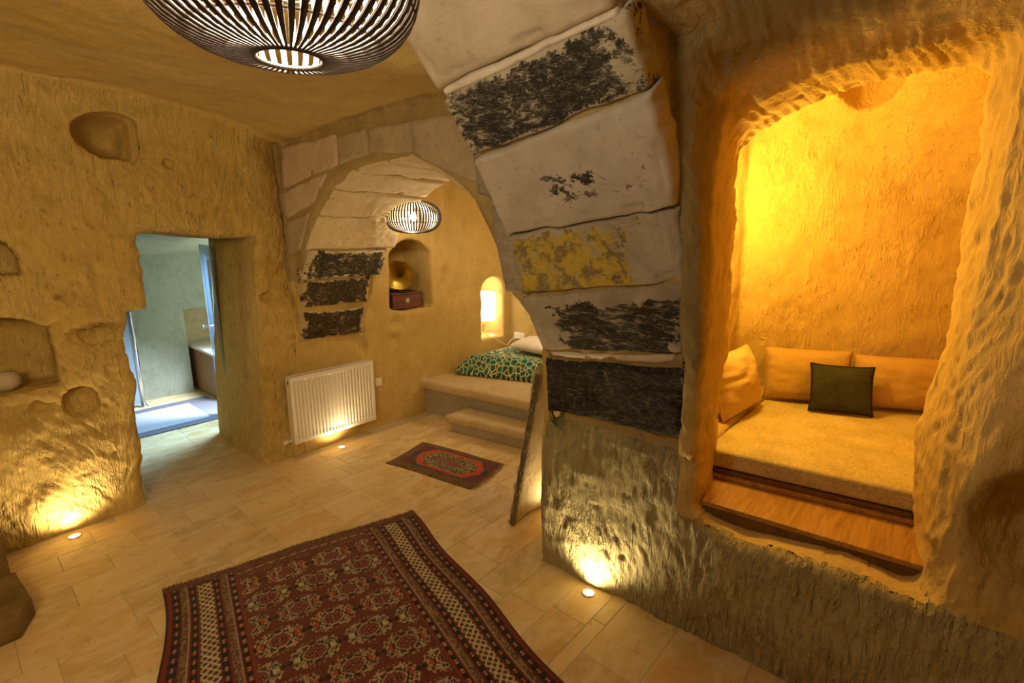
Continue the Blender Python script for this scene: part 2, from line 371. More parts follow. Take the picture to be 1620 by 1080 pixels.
def lamp_niche(X, Y, Z):
    c, w = 4.40, .19 - .03 * 1; a = np.sqrt((X - c) ** 2 + np.maximum(Z - 1.22, 0) ** 2) - .20
    return np.maximum.reduce(np.broadcast_arrays(a, .66 - Z, Y - 4.48, 4.0 - Y))
carve((4.2, 4.0, .6), (4.6, 4.5, 1.5), lamp_niche, .02, .1)
# tie hole through the pillar's corner
carve((2.0, 1.45, .8), (2.5, 1.85, 1.0), cap((2.02, 1.425, .895), (2.44, 1.76, .895), .036, 1.8), .015, .12)
# rounding of the pillar foot


def surface_nets(F, lo, g):
    s = F < 0
    nx, ny, nz = F.shape
    cnt = np.zeros((nx - 1, ny - 1, nz - 1), np.int8)
    for dx in (0, 1):
        for dy in (0, 1):
            for dz in (0, 1): cnt += s[dx:nx - 1 + dx, dy:ny - 1 + dy, dz:nz - 1 + dz]
    act = (cnt > 0) & (cnt < 8); I = np.argwhere(act); idx = np.full(act.shape, -1, np.int32); idx[act] = np.arange(len(I))
    acc = np.zeros((len(I), 3)); n = np.zeros(len(I))
    val = {}
    for c in [(a, b, d) for a in (0, 1) for b in (0, 1) for d in (0, 1)]: val[c] = F[I[:, 0] + c[0], I[:, 1] + c[1], I[:, 2] + c[2]].astype(float)
    for a in val:
        for k in range(3):
            if a[k] == 0:
                b = list(a); b[k] = 1; b = tuple(b); va, vb = val[a], val[b]; m = (va < 0) != (vb < 0)
                t = va[m] / (va[m] - vb[m]); p = np.tile(np.array(a, float), (m.sum(), 1)); p[:, k] = t; acc[m] += p; n[m] += 1
    V = lo + g * (I + acc / n[:, None])
    Q = []
    for k in range(3):
        o = [1, 1, 1]; o[k] = 0; sl0 = [slice(1, -1)] * 3; sl0[k] = slice(0, -1); sl1 = [slice(1, -1)] * 3; sl1[k] = slice(1, None)
        A = s[tuple(sl0)]; B = s[tuple(sl1)]; ch = np.argwhere(A != B); ch = ch + np.array(o)
        u, v = [(1, 2), (2, 0), (0, 1)][k]; eu = np.zeros(3, int); ev = np.zeros(3, int); eu[u] = 1; ev[v] = 1
        q = np.stack([idx[tuple((ch - w).T)] for w in (eu + ev, ev, 0 * eu, eu)], 1)
        fl = s[tuple(ch.T)]                 # void on the low side -> normal points back into the void
        q = np.where(fl[:, None], q[:, ::-1], q); Q.append(q)
    Q = np.concatenate(Q); Q = Q[(Q >= 0).all(1)]
    return V, Q
def vnormals(V, Q):
    n = np.cross(V[Q[:, 2]] - V[Q[:, 0]], V[Q[:, 3]] - V[Q[:, 1]]); N = np.zeros_like(V)
    for k in range(4):
        for c in range(3): N[:, c] += np.bincount(Q[:, k], n[:, c], len(V))
    return N / (np.linalg.norm(N, axis=1, keepdims=True) + 1e-12)
def subdivide(V, Q, sel):
    """split the selected quads in four; their unselected neighbours keep straight edges"""
    q = Q[sel]; rest = Q[~sel]
    E = np.sort(np.concatenate([q[:, [k, (k + 1) % 4]] for k in range(4)]), 1)
    U, inv = np.unique(E[:, 0].astype(np.int64) * len(V) + E[:, 1], return_inverse=True)
    mid = (V[(U // len(V)).astype(int)] + V[(U % len(V)).astype(int)]) / 2
    cen = V[q].mean(1); n = len(q); e = inv.reshape(4, n).T + len(V); c = np.arange(n) + len(V) + len(mid)
    new = np.concatenate([np.stack([q[:, k], e[:, k], c, e[:, k - 1]], 1) for k in range(4)])
    return np.concatenate([V, mid, cen]), rest, new
def rock_disp(P, amp=1.0):
    d = .038 * vnoise(P, 1.9, 1) + .020 * vnoise(P, 4.6, 2) + .009 * vnoise(P, 11, 3) + .004 * vnoise(P, 25, 4)
    return d * amp

V, Q = surface_nets(FLD, LO, G)
# drop everything behind the shell's far side (grid border)
N = vnormals(V, Q)
C = V[Q].mean(1); CN = N[Q].mean(1)
x, y, z = C.T
cls = np.full(len(C), 'wall_rear', dtype=object)
cls[(y > 3.3) & (x < 2.02)] = 'wall_left'
cls[(x > 1.95) & (y > 1.64)] = 'wall_back'
cls[(x > 1.95) & (x <= 2.88) & (y > 1.64) & (z > 1.26) & (y < 4.12) ] = 'trim_2'
cls[(x > 1.95) & (x <= 2.03) & (y > 1.64) & (z > 1.5)] = 'trim_2'
cls[(x > .0) & (y <= 1.64) & (x < 2.6)] = 'wall_right'
cls[(x > 2.2) & (y < 1.3)] = 'wall_alcove'
cls[(x > .0) & (y < .86) & (z > .60)] = 'wall_alcove'
cls[(x > 2.5) & (x < 2.88) & (y < 1.3) & (y > .8)] = 'wall_alcove'
cls[(y > .84) & (y < 1.64) & (x < 2.3) & (z > .9)] = 'trim_1'
cls[(y > .84) & (y < 1.64) & (x < -.2)] = 'trim_1'
cls[(CN[:, 2] < -.55) & (z > 2.45) & (x < 1.98) & ~((y > .85) & (y < 1.64))] = 'ceiling'
cls[(x > .6) & (y < .86) & (z > 1.0)] = 'wall_alcove'
cls[(x < -.2) & (cls != 'ceiling') & (cls != 'trim_1')] = 'wall_rear'
amp = {'wall_left': 1.0, 'wall_back': .55, 'trim_2': .35, 'wall_right': .8, 'wall_alcove': .55, 'trim_1': .4, 'ceiling': .7, 'wall_upper_right': .8, 'wall_rear': 1.0}
va = np.zeros(len(V)); cnt = np.zeros(len(V)); fa = np.array([amp[c] for c in cls])
for k in range(4): va += np.bincount(Q[:, k], fa, len(V)); cnt += np.bincount(Q[:, k], None, len(V))
va /= np.maximum(cnt, 1)
va *= np.where((V[:, 1] > 4.2) & (V[:, 0] < 1.9), .35, 1)
V = V + N * (rock_disp(V) * va)[:, None]
# finer facets where the low spots rake over the rock
fine = (cls == 'wall_right') | ((cls == 'wall_left') & (z < 2.4) & (x > 0)) | ((cls == 'wall_alcove') & (x < 2.8) & (z > .6))
# keep only faces that belong to the shell in reach
V2, rest, new = subdivide(V, Q, fine)
QA = np.concatenate([rest, new]); CA = np.concatenate([cls[~fine], np.tile(cls[fine], 4)])
N2 = vnormals(V2, QA)
nb = len(V); newv = np.zeros(len(V2), bool); newv[new.ravel()] = True
cp = V2
def strokes(P, ang, axis, w=.030, l=.13, seed=5):
    """pick marks: noise drawn out along one direction of the wall plane"""
    c, s_ = math.cos(ang), math.sin(ang); h = P[:, axis]; v = P[:, 2]
    wob = vnoise(P, 2.3, 9) * .05
    a = h * c + v * s_ + wob; b = -h * s_ + v * c
    q = np.stack([a / w, b / l, P[:, 1 - axis] * 3], 1)
    n = vnoise(q, 1, seed); q2 = q * np.array([1.9, 1.7, 1]); n2 = vnoise(q2, 1, seed + 1)
    return -np.abs(n) * 1.2 + n2 * .45
left = V2[:, 1] > 3.5
right = (~left) & (V2[:, 0] > 1.2)
d = np.zeros(len(V2))
# two herringbone directions, changing over the wall
selA = vnoise(V2, 1.1, 21) > -.05
dl = np.where(selA, strokes(V2, R(38), 0, .026, .11), strokes(V2, R(-24), 0, .026, .11, seed=11))
dr = np.where(V2[:, 1] < .75, strokes(V2, R(8), 1, .022, .085, 31), strokes(V2, R(-22), 1, .028, .11, 41))
pock = np.clip(vnoise(V2, 17, 51) - .45, 0, 1)
d = np.where(left, dl * .0105, dr * .0095) - pock * .02
border = np.zeros(len(V2), bool); border[rest.ravel()] = True
d[~newv | border] = 0
d *= np.where((V2[:, 1] > 4.24) & (V2[:, 0] < 1.9), .25, 1)
V2 = V2 + N2 * d[:, None]
N2 = vnormals(V2, QA)
STRUCT = {}
LBL = {'wall_left': 'rough yellow tuff wall with carved doorway', 'wall_back': 'smoother yellow tuff wall of the bedroom'}
for c in ('wall_left', 'wall_back', 'trim_2', 'wall_right', 'wall_alcove', 'trim_1', 'ceiling', 'wall_rear'):
    q = QA[CA == c]; u, inv = np.unique(q, return_inverse=True); q = inv.reshape(q.shape)
    me = fast_mesh(c, V2[u], q)
    me.normals_split_custom_set_from_vertices([tuple(t) for t in N2[u].tolist()])
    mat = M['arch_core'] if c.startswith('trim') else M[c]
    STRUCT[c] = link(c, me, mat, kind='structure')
del FLD
#---PART2---
# ------------------------------------------------------------------ materials of the built things
def painted(name, base, light_, paint, cov, rot=(0, 0, 0), stretch=(9, 9, 40), edge=.10, paint2=None, soft=.06, bs=.9, bd=.012, win=(0, 1, 0, 1)):
    """dressed stone carrying an old, scuffed coat of paint; UV 0..1 runs over the face"""
    t = NT(name, .9, .15)
    u, v, _ = t.sep(t.mapping(src=t.tc.outputs['UV']))
    e = t.math('MINIMUM', t.math('MINIMUM', t.math('SUBTRACT', u, win[0]), t.math('SUBTRACT', win[1], u)), t.math('MINIMUM', t.math('SUBTRACT', v, win[2]), t.math('SUBTRACT', win[3], v)))
    big = t.noise(5, 4, .65); mid = t.noise(1, 5, .75, t.mapping(stretch, rot), 1.2); fine_ = t.noise(1, 5, .8, t.mapping(tuple(x * 3.2 for x in stretch), rot), .8)
    c = t.mix(t.ramp(big, .35, .68), base, light_)
    c = t.mix(t.ramp(t.noise(26, 3, .6), .58, .72, 0, .45), c, tuple(x * .55 for x in base))
    mask = t.math('ADD', t.math('MULTIPLY', mid, .55), t.math('ADD', t.math('MULTIPLY', fine_, .40), t.math('MULTIPLY', big, .30)))
    rag = t.math('MULTIPLY', t.math('SUBTRACT', t.noise(13, 5, .7), .5), .55)
    mask = t.math('ADD', mask, t.ramp(t.math('ADD', e, rag), -.02, edge, -.30, 0))
    k = t.ramp(mask, 1.125 - cov - soft, 1.125 - cov + soft)
    pc = paint if paint2 is None else t.mix(t.ramp(t.noise(14, 5, .75), .48, .56), paint, paint2)
    pc = t.mix(t.ramp(fine_, .50, .64, 0, .65), pc, tuple(x * .55 for x in base))
    t.color(t.mix(k, c, pc))
    h = t.math('ADD', t.math('MULTIPLY', mid, .8), t.math('ADD', t.math('MULTIPLY', fine_, .25), t.math('MULTIPLY', k, -.12)))
    t.bump(h, bs, bd); return t.m
PALE = (.41, .35, .265); PALE_L = (.50, .435, .34); BLK = (.028, .024, .018)
M['stone_black_a'] = painted('black_smoked_stone', (.43, .365, .24), (.50, .43, .30), BLK, .565, (R(0), R(40), R(20)), (6, 12, 34), .12, win=(-.02, 1.02, -.02, 1.06))
M['stone_black_b'] = painted('black_painted_stone', (.34, .285, .20), (.46, .39, .29), BLK, .575, (R(35), 0, 0), (10, 7, 34), .10, win=(-.1, .85, .0, .84))
M['stone_black_c'] = painted('black_rough_stone', (.36, .30, .22), (.42, .36, .27), BLK, .62, (R(65), 0, 0), (10, 9, 26), .03, bd=.02, win=(-.05, 1.05, -.05, 1.05))
M['stone_black_d'] = painted('black_spring_stone', (.54, .44, .25), (.62, .51, .31), BLK, .58, (0, R(30), 0), (14, 14, 30), .08)
M['stone_black_e'] = painted('brown_black_stone', (.46, .35, .18), (.52, .41, .23), (.045, .03, .014), .60, (0, R(50), 0), (14, 14, 24), .08)
M['stone_yellow'] = painted('yellow_lichened_stone', (.36, .31, .22), (.44, .38, .28), (.50, .36, .05), .555, (R(20), 0, 0), (9, 9, 9), .10, (.22, .16, .06), .04, win=(-.1, 1, .22, 1.1))
M['stone_light'] = painted('light_grey_stone', PALE, PALE_L, BLK, .445, (R(20), R(0), 0), (6, 3.5, 8), .22, soft=.012, bs=.5, win=(.0, .75, 0, .8))
M['stone_plain'] = painted('plain_pinkish_stone', (.43, .345, .22), (.50, .41, .28), (.30, .22, .12), .36, (R(20), 0, R(30)), (6, 6, 12), .1, bs=.4)
M['stone_grey'] = painted('grey_rough_stone', (.34, .29, .21), (.46, .39, .29), (.10, .08, .05), .42, (R(20), 0, 0), (9, 9, 14), .02, bd=.02)
M['stone_face'] = painted('arch_face_stone', (.40, .32, .20), (.50, .41, .27), (.16, .11, .06), .36, (0, 0, 0), (9, 9, 9), .02, bs=.5)
M['stone_pinkface'] = painted('arch_pink_stone', (.52, .40, .27), (.60, .48, .34), (.30, .22, .12), .30, (0, 0, 0), (9, 9, 9), .02, bs=.4)
M['stone_cream'] = painted('cream_soffit_stone', (.62, .49, .28), (.70, .57, .35), (.40, .28, .12), .36, (0, 0, 0), (9, 9, 9), .02, bs=.5)
M['mortar'] = painted('pale_mortar', (.62, .53, .38), (.70, .61, .45), (.3, .25, .16), .34, (0, 0, 0), (20, 20, 20), .02, bs=.6)

def tile_mat():
    t = NT('travertine_tile', .42, .35)
    oi = t.n('ShaderNodeObjectInfo'); r = oi.outputs['Random']
    c = t.mix(r, (.53, .375, .14), (.73, .55, .25))
    r2 = t.math('FRACT', t.math('MULTIPLY', r, 7.31))
    c = t.mix(t.ramp(r2, .6, .9, 0, .55), c, (.62, .37, .13))
    w = t.noise(4.5, 5, .65, t.mapping((1, 2.2, 1)), .8)
    c = t.mix(t.ramp(w, .38, .66, 0, .8), c, (.74, .60, .35))
    w2 = t.noise(11, 6, .7, None, .4)
    c = t.mix(t.ramp(w2, .56, .74, 0, .6), c, (.27, .19, .10))
    g = t.noise(120, 3)
    c = t.mix(t.ramp(g, .62, .75, 0, .5), c, (.25, .18, .1))
    t.color(c); t.put(t.b.inputs['Roughness'], t.ramp(w2, .3, .7, .34, .6))
    t.bump(t.math('ADD', t.math('MULTIPLY', w2, .8), t.math('MULTIPLY', g, .25)), .35, .004); return t.m
M['tile'] = tile_mat()
M['grout'] = simple('grout', (.50, .40, .24), .9, .1, grain=.2, gscale=50)
M['sandstone'] = rock('dressed_sandstone', (.58, .45, .24), (.40, .30, .15), (.66, .53, .31), (0, 0, 0), (10, 10, 30), .35, .008, .2)
M['sandstone_riser'] = rock('grey_riser_stone', (.42, .37, .29), (.30, .26, .20), (.52, .46, .36), (0, 0, 0), (12, 12, 12), .4, .008, .2)
M['white_enamel'] = simple('white_enamel', (.80, .74, .62), .35, .5)
M['white_plastic'] = simple('white_plastic', (.82, .76, .62), .4, .5)
M['dark'] = simple('dark_gap', (.02, .016, .012), .8)
M['steel'] = simple('brushed_steel', (.72, .72, .74), .28, .5, 1.0)
M['stick'] = simple('dark_rattan', (.045, .028, .022), .55, .4, grain=.35, gscale=200)
M['stick_in'] = simple('white_rattan_inside', (.78, .72, .66), .6, .3)
M['bulb'] = simple('bulb_glow', (1, 1, 1), emit=(1, .93, .82), estr=45)
M['cup'] = simple('brown_metal_cup', (.10, .075, .05), .4, .5, .4)
M['cord'] = simple('dark_cord', (.05, .04, .03), .7)
M['spot_glass'] = simple('spot_glass', (1, 1, 1), emit=(1, .86, .62), estr=30)
M['shade'] = simple('glowing_shade', (.95, .93, .88), emit=(1, .95, .84), estr=4.2)
M['ochre'] = NT('ochre_cotton', .85, .1).m
def cloth(name, a, b, s=240, wr=9, br=.004):
    t = NT(name, .9, .1); w1 = t.noise(s, 2, .5, t.mapping((1, .35, 1))); w2 = t.noise(wr, 3)
    t.color(t.mix(t.ramp(t.math('ADD', t.math('MULTIPLY', w1, .6), t.math('MULTIPLY', w2, .4)), .35, .65), a, b))
    t.bump(w1, .35, br); return t.m
M['ochre'] = cloth('ochre_cotton', (.46, .30, .09), (.54, .36, .12))
M['ochre_pale'] = cloth('pale_ochre_cotton', (.56, .40, .17), (.64, .46, .21))
M['mattress'] = cloth('woven_mattress', (.42, .34, .13), (.66, .55, .26), 150, 6, .006)
M['green_cloth'] = cloth('dark_green_linen', (.030, .034, .020), (.060, .062, .038), 260)
M['green_edge'] = simple('brown_piping', (.030, .014, .012), .9)
M['linen'] = cloth('white_linen', (.76, .68, .56), (.84, .76, .64))
def wood(name, a, b, rot=(0, 0, 0), s=(2.2, 26, 26), rough=.45):
    t = NT(name, rough, .35); m = t.mapping(s, rot); n = t.noise(1, 5, .65, m, 1.4); n2 = t.noise(1, 3, .5, t.mapping(tuple(x * 4 for x in s), rot))
    c = t.mix(t.ramp(n, .35, .66), a, b); c = t.mix(t.ramp(n2, .55, .75, 0, .4), c, tuple(x * .5 for x in a))
    t.color(c); t.bump(n, .2, .003); return t.m
M['wood'] = wood('honey_wood', (.33, .17, .035), (.50, .28, .07), (0, 0, R(90)))
M['wood_dark'] = wood('dark_wood', (.13, .06, .018), (.20, .10, .03), (0, 0, R(90)))
M['mahogany'] = wood('mahogany', (.11, .035, .018), (.17, .06, .03))
M['brass'] = simple('aged_brass', (.60, .42, .07), .35, .5, .85, .25, 20)

# ------------------------------------------------------------------ dressed stones
def patch(P, Nn, name, mat, parent, thick=.12, bevel=.018, rough=.006, seed=0, uvs=None):
    """closed stone: P (a,b,3) front grid, Nn outward normals; borders roll back, then run in by `thick`"""
    a, b = P.shape[:2]
    i = np.arange(a)[:, None] * np.ones((1, b)); j = np.ones((a, 1)) * np.arange(b)[None]
    du = np.linalg.norm(P[1] - P[0], axis=-1).mean(); dv = np.linalg.norm(P[:, 1] - P[:, 0], axis=-1).mean()
    e = np.minimum(np.minimum(i, a - 1 - i) * du, np.minimum(j, b - 1 - j) * dv)
    pts = P.reshape(-1, 3)
    k = np.clip(e / bevel, 0, 1); drop = bevel * (1 - np.sqrt(np.clip(1 - (1 - k) ** 2, 0, 1)))
    nz = vnoise(pts, 9, seed) * rough + vnoise(pts, 24, seed + 3) * rough * .5 + vnoise(pts, 60, seed + 4) * rough * .3 + vnoise(pts, 3, seed + 5) * rough * 1.2
    chip = np.clip(vnoise(pts, 14, seed + 7) - .25, 0, 1) * .03 * (e.ravel() < .045)
    F = pts + Nn.reshape(-1, 3) * (nz - drop.ravel() - chip)[:, None]
    idx = (i * b + j).astype(int)
    quads = np.stack([idx[:-1, :-1], idx[:-1, 1:], idx[1:, 1:], idx[1:, :-1]], -1).reshape(-1, 4)
    ring = np.concatenate([idx[0, :], idx[1:, -1], idx[-1, -2::-1], idx[-2:0:-1, 0]])
    back = F[ring] - Nn.reshape(-1, 3)[ring] * thick
    V_ = np.concatenate([F, back]); nr = len(ring); bi = len(F) + np.arange(nr)
    side = np.stack([ring, bi, np.roll(bi, -1), np.roll(ring, -1)], 1)
    Qs = np.concatenate([quads, side])
    fn = np.cross(F[quads[0][1]] - F[quads[0][0]], F[quads[0][3]] - F[quads[0][0]])
    mi = len(quads) // 2; q = quads[mi]; fn = np.cross(F[q[1]] - F[q[0]], F[q[3]] - F[q[0]])
    if fn @ Nn.reshape(-1, 3)[q[0]] < 0: Qs = Qs[:, ::-1]
    me = fast_mesh(name, V_, Qs)
    uv = np.concatenate([np.stack([i.ravel() / (a - 1), j.ravel() / (b - 1)], 1), np.stack([i.ravel()[ring] / (a - 1), j.ravel()[ring] / (b - 1)], 1)])
    L = me.uv_layers.new(name='UVMap'); li = np.empty(len(me.loops), np.int32); me.loops.foreach_get('vertex_index', li)
    L.data.foreach_set('uv', uv[li].astype(np.float32).ravel())
    return link(name, me, mat, parent)

def arc_param(C_):
    seg = np.r_[0, np.cumsum(np.linalg.norm(np.diff(C_, axis=0), axis=1))]; return seg
class Arc:
    def __init__(s, C_, apex):
        s.C = C_[1:]; s.s = arc_param(s.C); s.apex = apex
        k = np.argmax(s.C[:, 1]); s.k = k
    def s_at_z(s, z): return float(np.interp(z, s.C[:s.k + 1, 1], s.s[:s.k + 1]))
    def at(s, t):
        p = np.stack([np.interp(t, s.s, s.C[:, 0]), np.interp(t, s.s, s.C[:, 1])], -1)
        h = .03; q = np.stack([np.interp(t + h, s.s, s.C[:, 0]) - np.interp(t - h, s.s, s.C[:, 0]), np.interp(t + h, s.s, s.C[:, 1]) - np.interp(t - h, s.s, s.C[:, 1])], -1)
        q /= np.linalg.norm(q, axis=-1, keepdims=True) + 1e-9; return p, q
aB = Arc(PB, None); aA = Arc(PA, None)
def ribstone(arc, axis, sA0, sA1, sB0, sB1, w0, w1, sign, name, mat, parent, proud=.012, seed=0, res=.012, thick=.10, rough=.006, bevel=.018, wob=.012):
    """stone on an arch's soffit. axis 'y': arch profile in xz swept along y (w0 near .. w1 far); 'x': profile yz swept along x.
    sA* arc positions at w0, sB* at w1"""
    L = max(sA1 - sA0, sB1 - sB0); a = max(6, int(L / res)); b = max(6, int((w1 - w0) / res))
    U, W = np.meshgrid(np.linspace(0, 1, a), np.linspace(0, 1, b), indexing='ij')
    pts = np.stack([U.ravel() * L + seed, W.ravel() * 0 + seed * 2.3, U.ravel() * 0], 1)
    ew = vnoise(pts, 7, seed) * wob + vnoise(pts, 22, seed + 1) * wob * .4; ew2 = vnoise(pts + 9.1, 7, seed + 2) * wob
    pt2 = np.stack([W.ravel() * (w1 - w0) + seed, W.ravel() * 0, U.ravel() * 0 + seed], 1)
    es = vnoise(pt2, 8, seed + 5) * wob * .7; es2 = vnoise(pt2 + 4.4, 8, seed + 6) * wob * .7
    w = w0 + (w1 - w0) * W + ew.reshape(U.shape) * (1 - W) + ew2.reshape(U.shape) * W
    s0 = sA0 * (1 - W) + sB0 * W + es.reshape(U.shape); s1 = sA1 * (1 - W) + sB1 * W + es2.reshape(U.shape)
    t = s0 + (s1 - s0) * U
    p, q = arc.at(t); n = np.stack([q[..., 1], -q[..., 0]], -1) * sign
    if axis == 'y': P = np.stack([p[..., 0], w, p[..., 1]], -1); Nn = np.stack([n[..., 0], w * 0, n[..., 1]], -1)
    else: P = np.stack([w, p[..., 0], p[..., 1]], -1); Nn = np.stack([w * 0, n[..., 0], n[..., 1]], -1)
    P = P + Nn * proud
    if axis == 'y': P[..., 0] += skewB(P[..., 1], P[..., 2], P[..., 0])
    return patch(P, Nn, name, mat, parent, thick, bevel, rough, seed)
T1, T2 = STRUCT['trim_1'], STRUCT['trim_2']
zf = [.92, 1.235, 1.285, 1.60, 1.895, 2.215, 2.44]; zn = [.975, 1.315, 1.375, 1.70, 2.00, 2.37, 2.56]
sf = [aB.s_at_z(v) for v in zf]; sn = [aB.s_at_z(v) for v in zn]; g_ = .006
spec_ = [(0, 'stone_black_c', 'stone_block', .014, .010, 'black smoked stone with deep tool marks'), (2, 'stone_black_b', 'stone_block', .006, .007, 'grey stone with a black scratched patch'),
         (3, 'stone_yellow', 'stone_block', .010, .008, 'stone coated in flaking yellow'), (4, 'stone_light', 'stone_block', .020, .005, 'light grey stone with small black stains'), (5, 'stone_black_a', 'stone_block', .012, .006, 'pale stone with a broad black band')]
for k, mt, nm, pr_, rg, lb in spec_:
    o = ribstone(aB, 'y', sn[k] + g_, sn[k + 1] - g_, sf[k] + g_, sf[k + 1] - g_, .852, 1.635, -1, nm, M[mt], T1, pr_, 10 + k * 7, .011, .10, rg); o['label'] = lb
o = ribstone(aB, 'y', sn[1] + .004, sn[2] - .004, sf[1] + .004, sf[2] - .004, .90, 1.60, -1, 'mortar_joint', M['mortar'], T1, .0, 77, .012, .06, .006); o['label'] = 'pale crumbling mortar'
o = ribstone(aB, 'y', sn[6] - .012, sn[6] + .018, sf[6] - .012, sf[6] + .018, .875, 1.625, -1, 'mortar_joint', M['mortar'], T1, .008, 79, .011, .06, .004)
o = ribstone(aB, 'y', sn[6] + .02, sn[6] + .56, sf[6] + .02, sf[6] + .50, .875, 1.625, -1, 'stone_block', M['stone_plain'], T1, .022, 61, .014, .10, .006); o['label'] = 'plain pinkish beige stone'
s_ = sn[6] + .57
for k in range(8):
    L_ = [.42, .36, .45, .38, .44, .4, .45, .4][k]
    ribstone(aB, 'y', s_, s_ + L_ - .012, s_ - .06, s_ + L_ - .072, .875, 1.625, -1, 'stone_block', M['stone_plain' if k % 2 else 'stone_light'], T1, .014, 200 + k * 9, .03)
    s_ += L_
# loose pink chip by the mortar
# arch between the rooms: soffit stones on its left haunch and crown
za = [1.275, 1.525, 1.775, 2.04, 2.22, 2.325]; sa = [aA.s_at_z(v) for v in za]
for k, (mt, lb) in enumerate([('stone_black_e', 'dark brown and black stained stone'), ('stone_black_d', 'stone with a scratched black coat'), ('stone_cream', 'pinkish light stone'), ('stone_cream', 'pale cream stone'), ('stone_cream', 'pinkish light stone')]):
    x1 = [2.66, 2.78, 2.86, 2.86, 2.86][k]
    o = ribstone(aA, 'x', sa[k] + .008, sa[k + 1] - .008, sa[k] + .008, sa[k + 1] - .008, 2.02, x1, -1, 'stone_block', M[mt], T2, .024, 300 + k * 7, .014, .10, .006); o['label'] = lb
s_ = sa[5]
for k in range(3):
    ribstone(aA, 'x', s_ + .008, s_ + .36, s_ + .008, s_ + .36, 2.02, 2.86, -1, 'stone_block', M['stone_cream'], T2, .022, 340 + k * 7, .018)
    s_ += .37
# black stone set flat in the wall under the springing
def flat_stone(c4, nrm, name, mat, parent, seed, res=.014, proud=.012, thick=.10, wob=.012, rough=.006, bevel=.018):
    c4 = np.array(c4, float); la = np.linalg.norm(c4[1] - c4[0]); lb = np.linalg.norm(c4[3] - c4[0]); a = max(6, int(la / res)); b = max(6, int(lb / res))
    U, W = np.meshgrid(np.linspace(0, 1, a), np.linspace(0, 1, b), indexing='ij'); U = U[..., None]; W = W[..., None]
    P = c4[0] * (1 - U) * (1 - W) + c4[1] * U * (1 - W) + c4[2] * U * W + c4[3] * (1 - U) * W
    n = np.array(nrm, float); f = P.reshape(-1, 3)
    off = np.stack([vnoise(f + 3.3 * q, 7, seed + q) * wob for q in range(3)], 1); off -= (off @ n)[:, None] * n
    P = P + off.reshape(P.shape) + n * proud
    return patch(P, np.broadcast_to(n, P.shape).copy(), name, mat, parent, thick, bevel, rough, seed)
WB = STRUCT['wall_back']
o = flat_stone([(1.985, 4.14, 1.005), (2.60, 4.14, .985), (2.615, 4.13, 1.235), (2.0, 4.13, 1.25)], (0, -1, 0), 'stone_block', M['stone_black_e'], WB, 401, proud=.02); o['label'] = 'dark stained stone set in the wall above the radiator'
FA = {'a': ('stone_pinkface', [[4.168, 2.577], [3.355, 2.574], [3.35, 2.366], [4.213, 2.252]]), 'b': ('stone_pinkface', [[4.217, 2.232], [3.49, 2.335], [3.732, 2.124], [4.239, 2.012]]),
      'c': ('stone_face', [[4.244, 1.987], [3.79, 2.07], [4.03, 1.775], [4.28, 1.691]]), 'd': ('stone_face', [[3.325, 2.571], [3.001, 2.567], [2.975, 2.409], [3.328, 2.362]]),
      'e': ('stone_face', [[2.975, 2.563], [2.544, 2.554], [2.544, 2.378], [2.949, 2.404]]), 'f': ('stone_face', [[2.515, 2.556], [2.05, 2.54], [1.98, 2.15], [2.519, 2.368]]),
      'g': ('stone_grey', [[2.03, 2.54], [1.66, 2.5], [1.66, 2.0], [2.00, 2.12]]), 'h': ('stone_grey', [[1.90, 2.04], [1.655, 1.98], [1.655, 1.6], [1.79, 1.6]])}
for k, (mt, q) in FA.items():
    flat_stone([(2.0, a_, b_) for a_, b_ in q], (-1, 0, 0), 'stone_block', M[mt], T2, 500 + ord(k), proud=.016, wob=.008, rough=.004, bevel=.014)

# ------------------------------------------------------------------ floor
fl = MB().box(-1.7, -1.7, -.09, 4.9, 8.2, -.0018).build('floor', M['grout'], kind='structure')
rt = random.Random(11)
def inside(x, y):
    if y > 4.02: return (.55 < x < 1.85) if y < 5.0 else (.3 < x < 3.1)
    if y < 1.64: return x < 2.22 - .03
    return x < 3.45
SPXY = [(x_, y_) for x_, y_, _ in SPOTS]
def tile(x0, y0, x1, y1, tone):
    v, f = box_vf(x0, y0, -.03, x1, y1, rt.uniform(-.0005, .0006), .0016)
    f = [q for q in f]; o = link('floor_tile', mesh('floor_tile', v, f), M['tile'], fl); return o
y_ = -.05; row = 0
ymax = 7.2
while y_ < ymax:
    w_ = rt.choice([.20, .24, .28, .30, .34]) if y_ < 4.1 else rt.choice([.34, .42])
    if 1.05 < y_ < 1.12: w_ = .075
    x_ = -.25 + rt.uniform(-.3, 0) if y_ < 4.12 else .35
    if y_ + w_ < 2.6 and y_ < 2.2: x_ += .3
    while True:
        l_ = rt.uniform(.24, .52) if w_ > .1 else rt.uniform(.5, .8)
        if y_ > 4.1: l_ += .12
        xa, xb = x_, x_ + l_; x_ = xb
        if not (inside(xa + .03, y_ + w_ / 2) or inside(xb - .03, y_ + w_ / 2)): 
            if xa > 1.5: break
            continue
        if y_ < 4.0: lim = (2.19 if y_ + w_ < 1.62 else 3.5)
        elif y_ < 5.0: lim = 1.95
        else: lim = 3.1
        if 0 <= lim - xb < .12: xb = lim; x_ = lim
        xb = min(xb, lim)
        tile(xa + .002, y_ + .002, xb - .002, y_ + w_ - .002, 0)
        if x_ >= lim - .01: break
    y_ += w_; row += 1

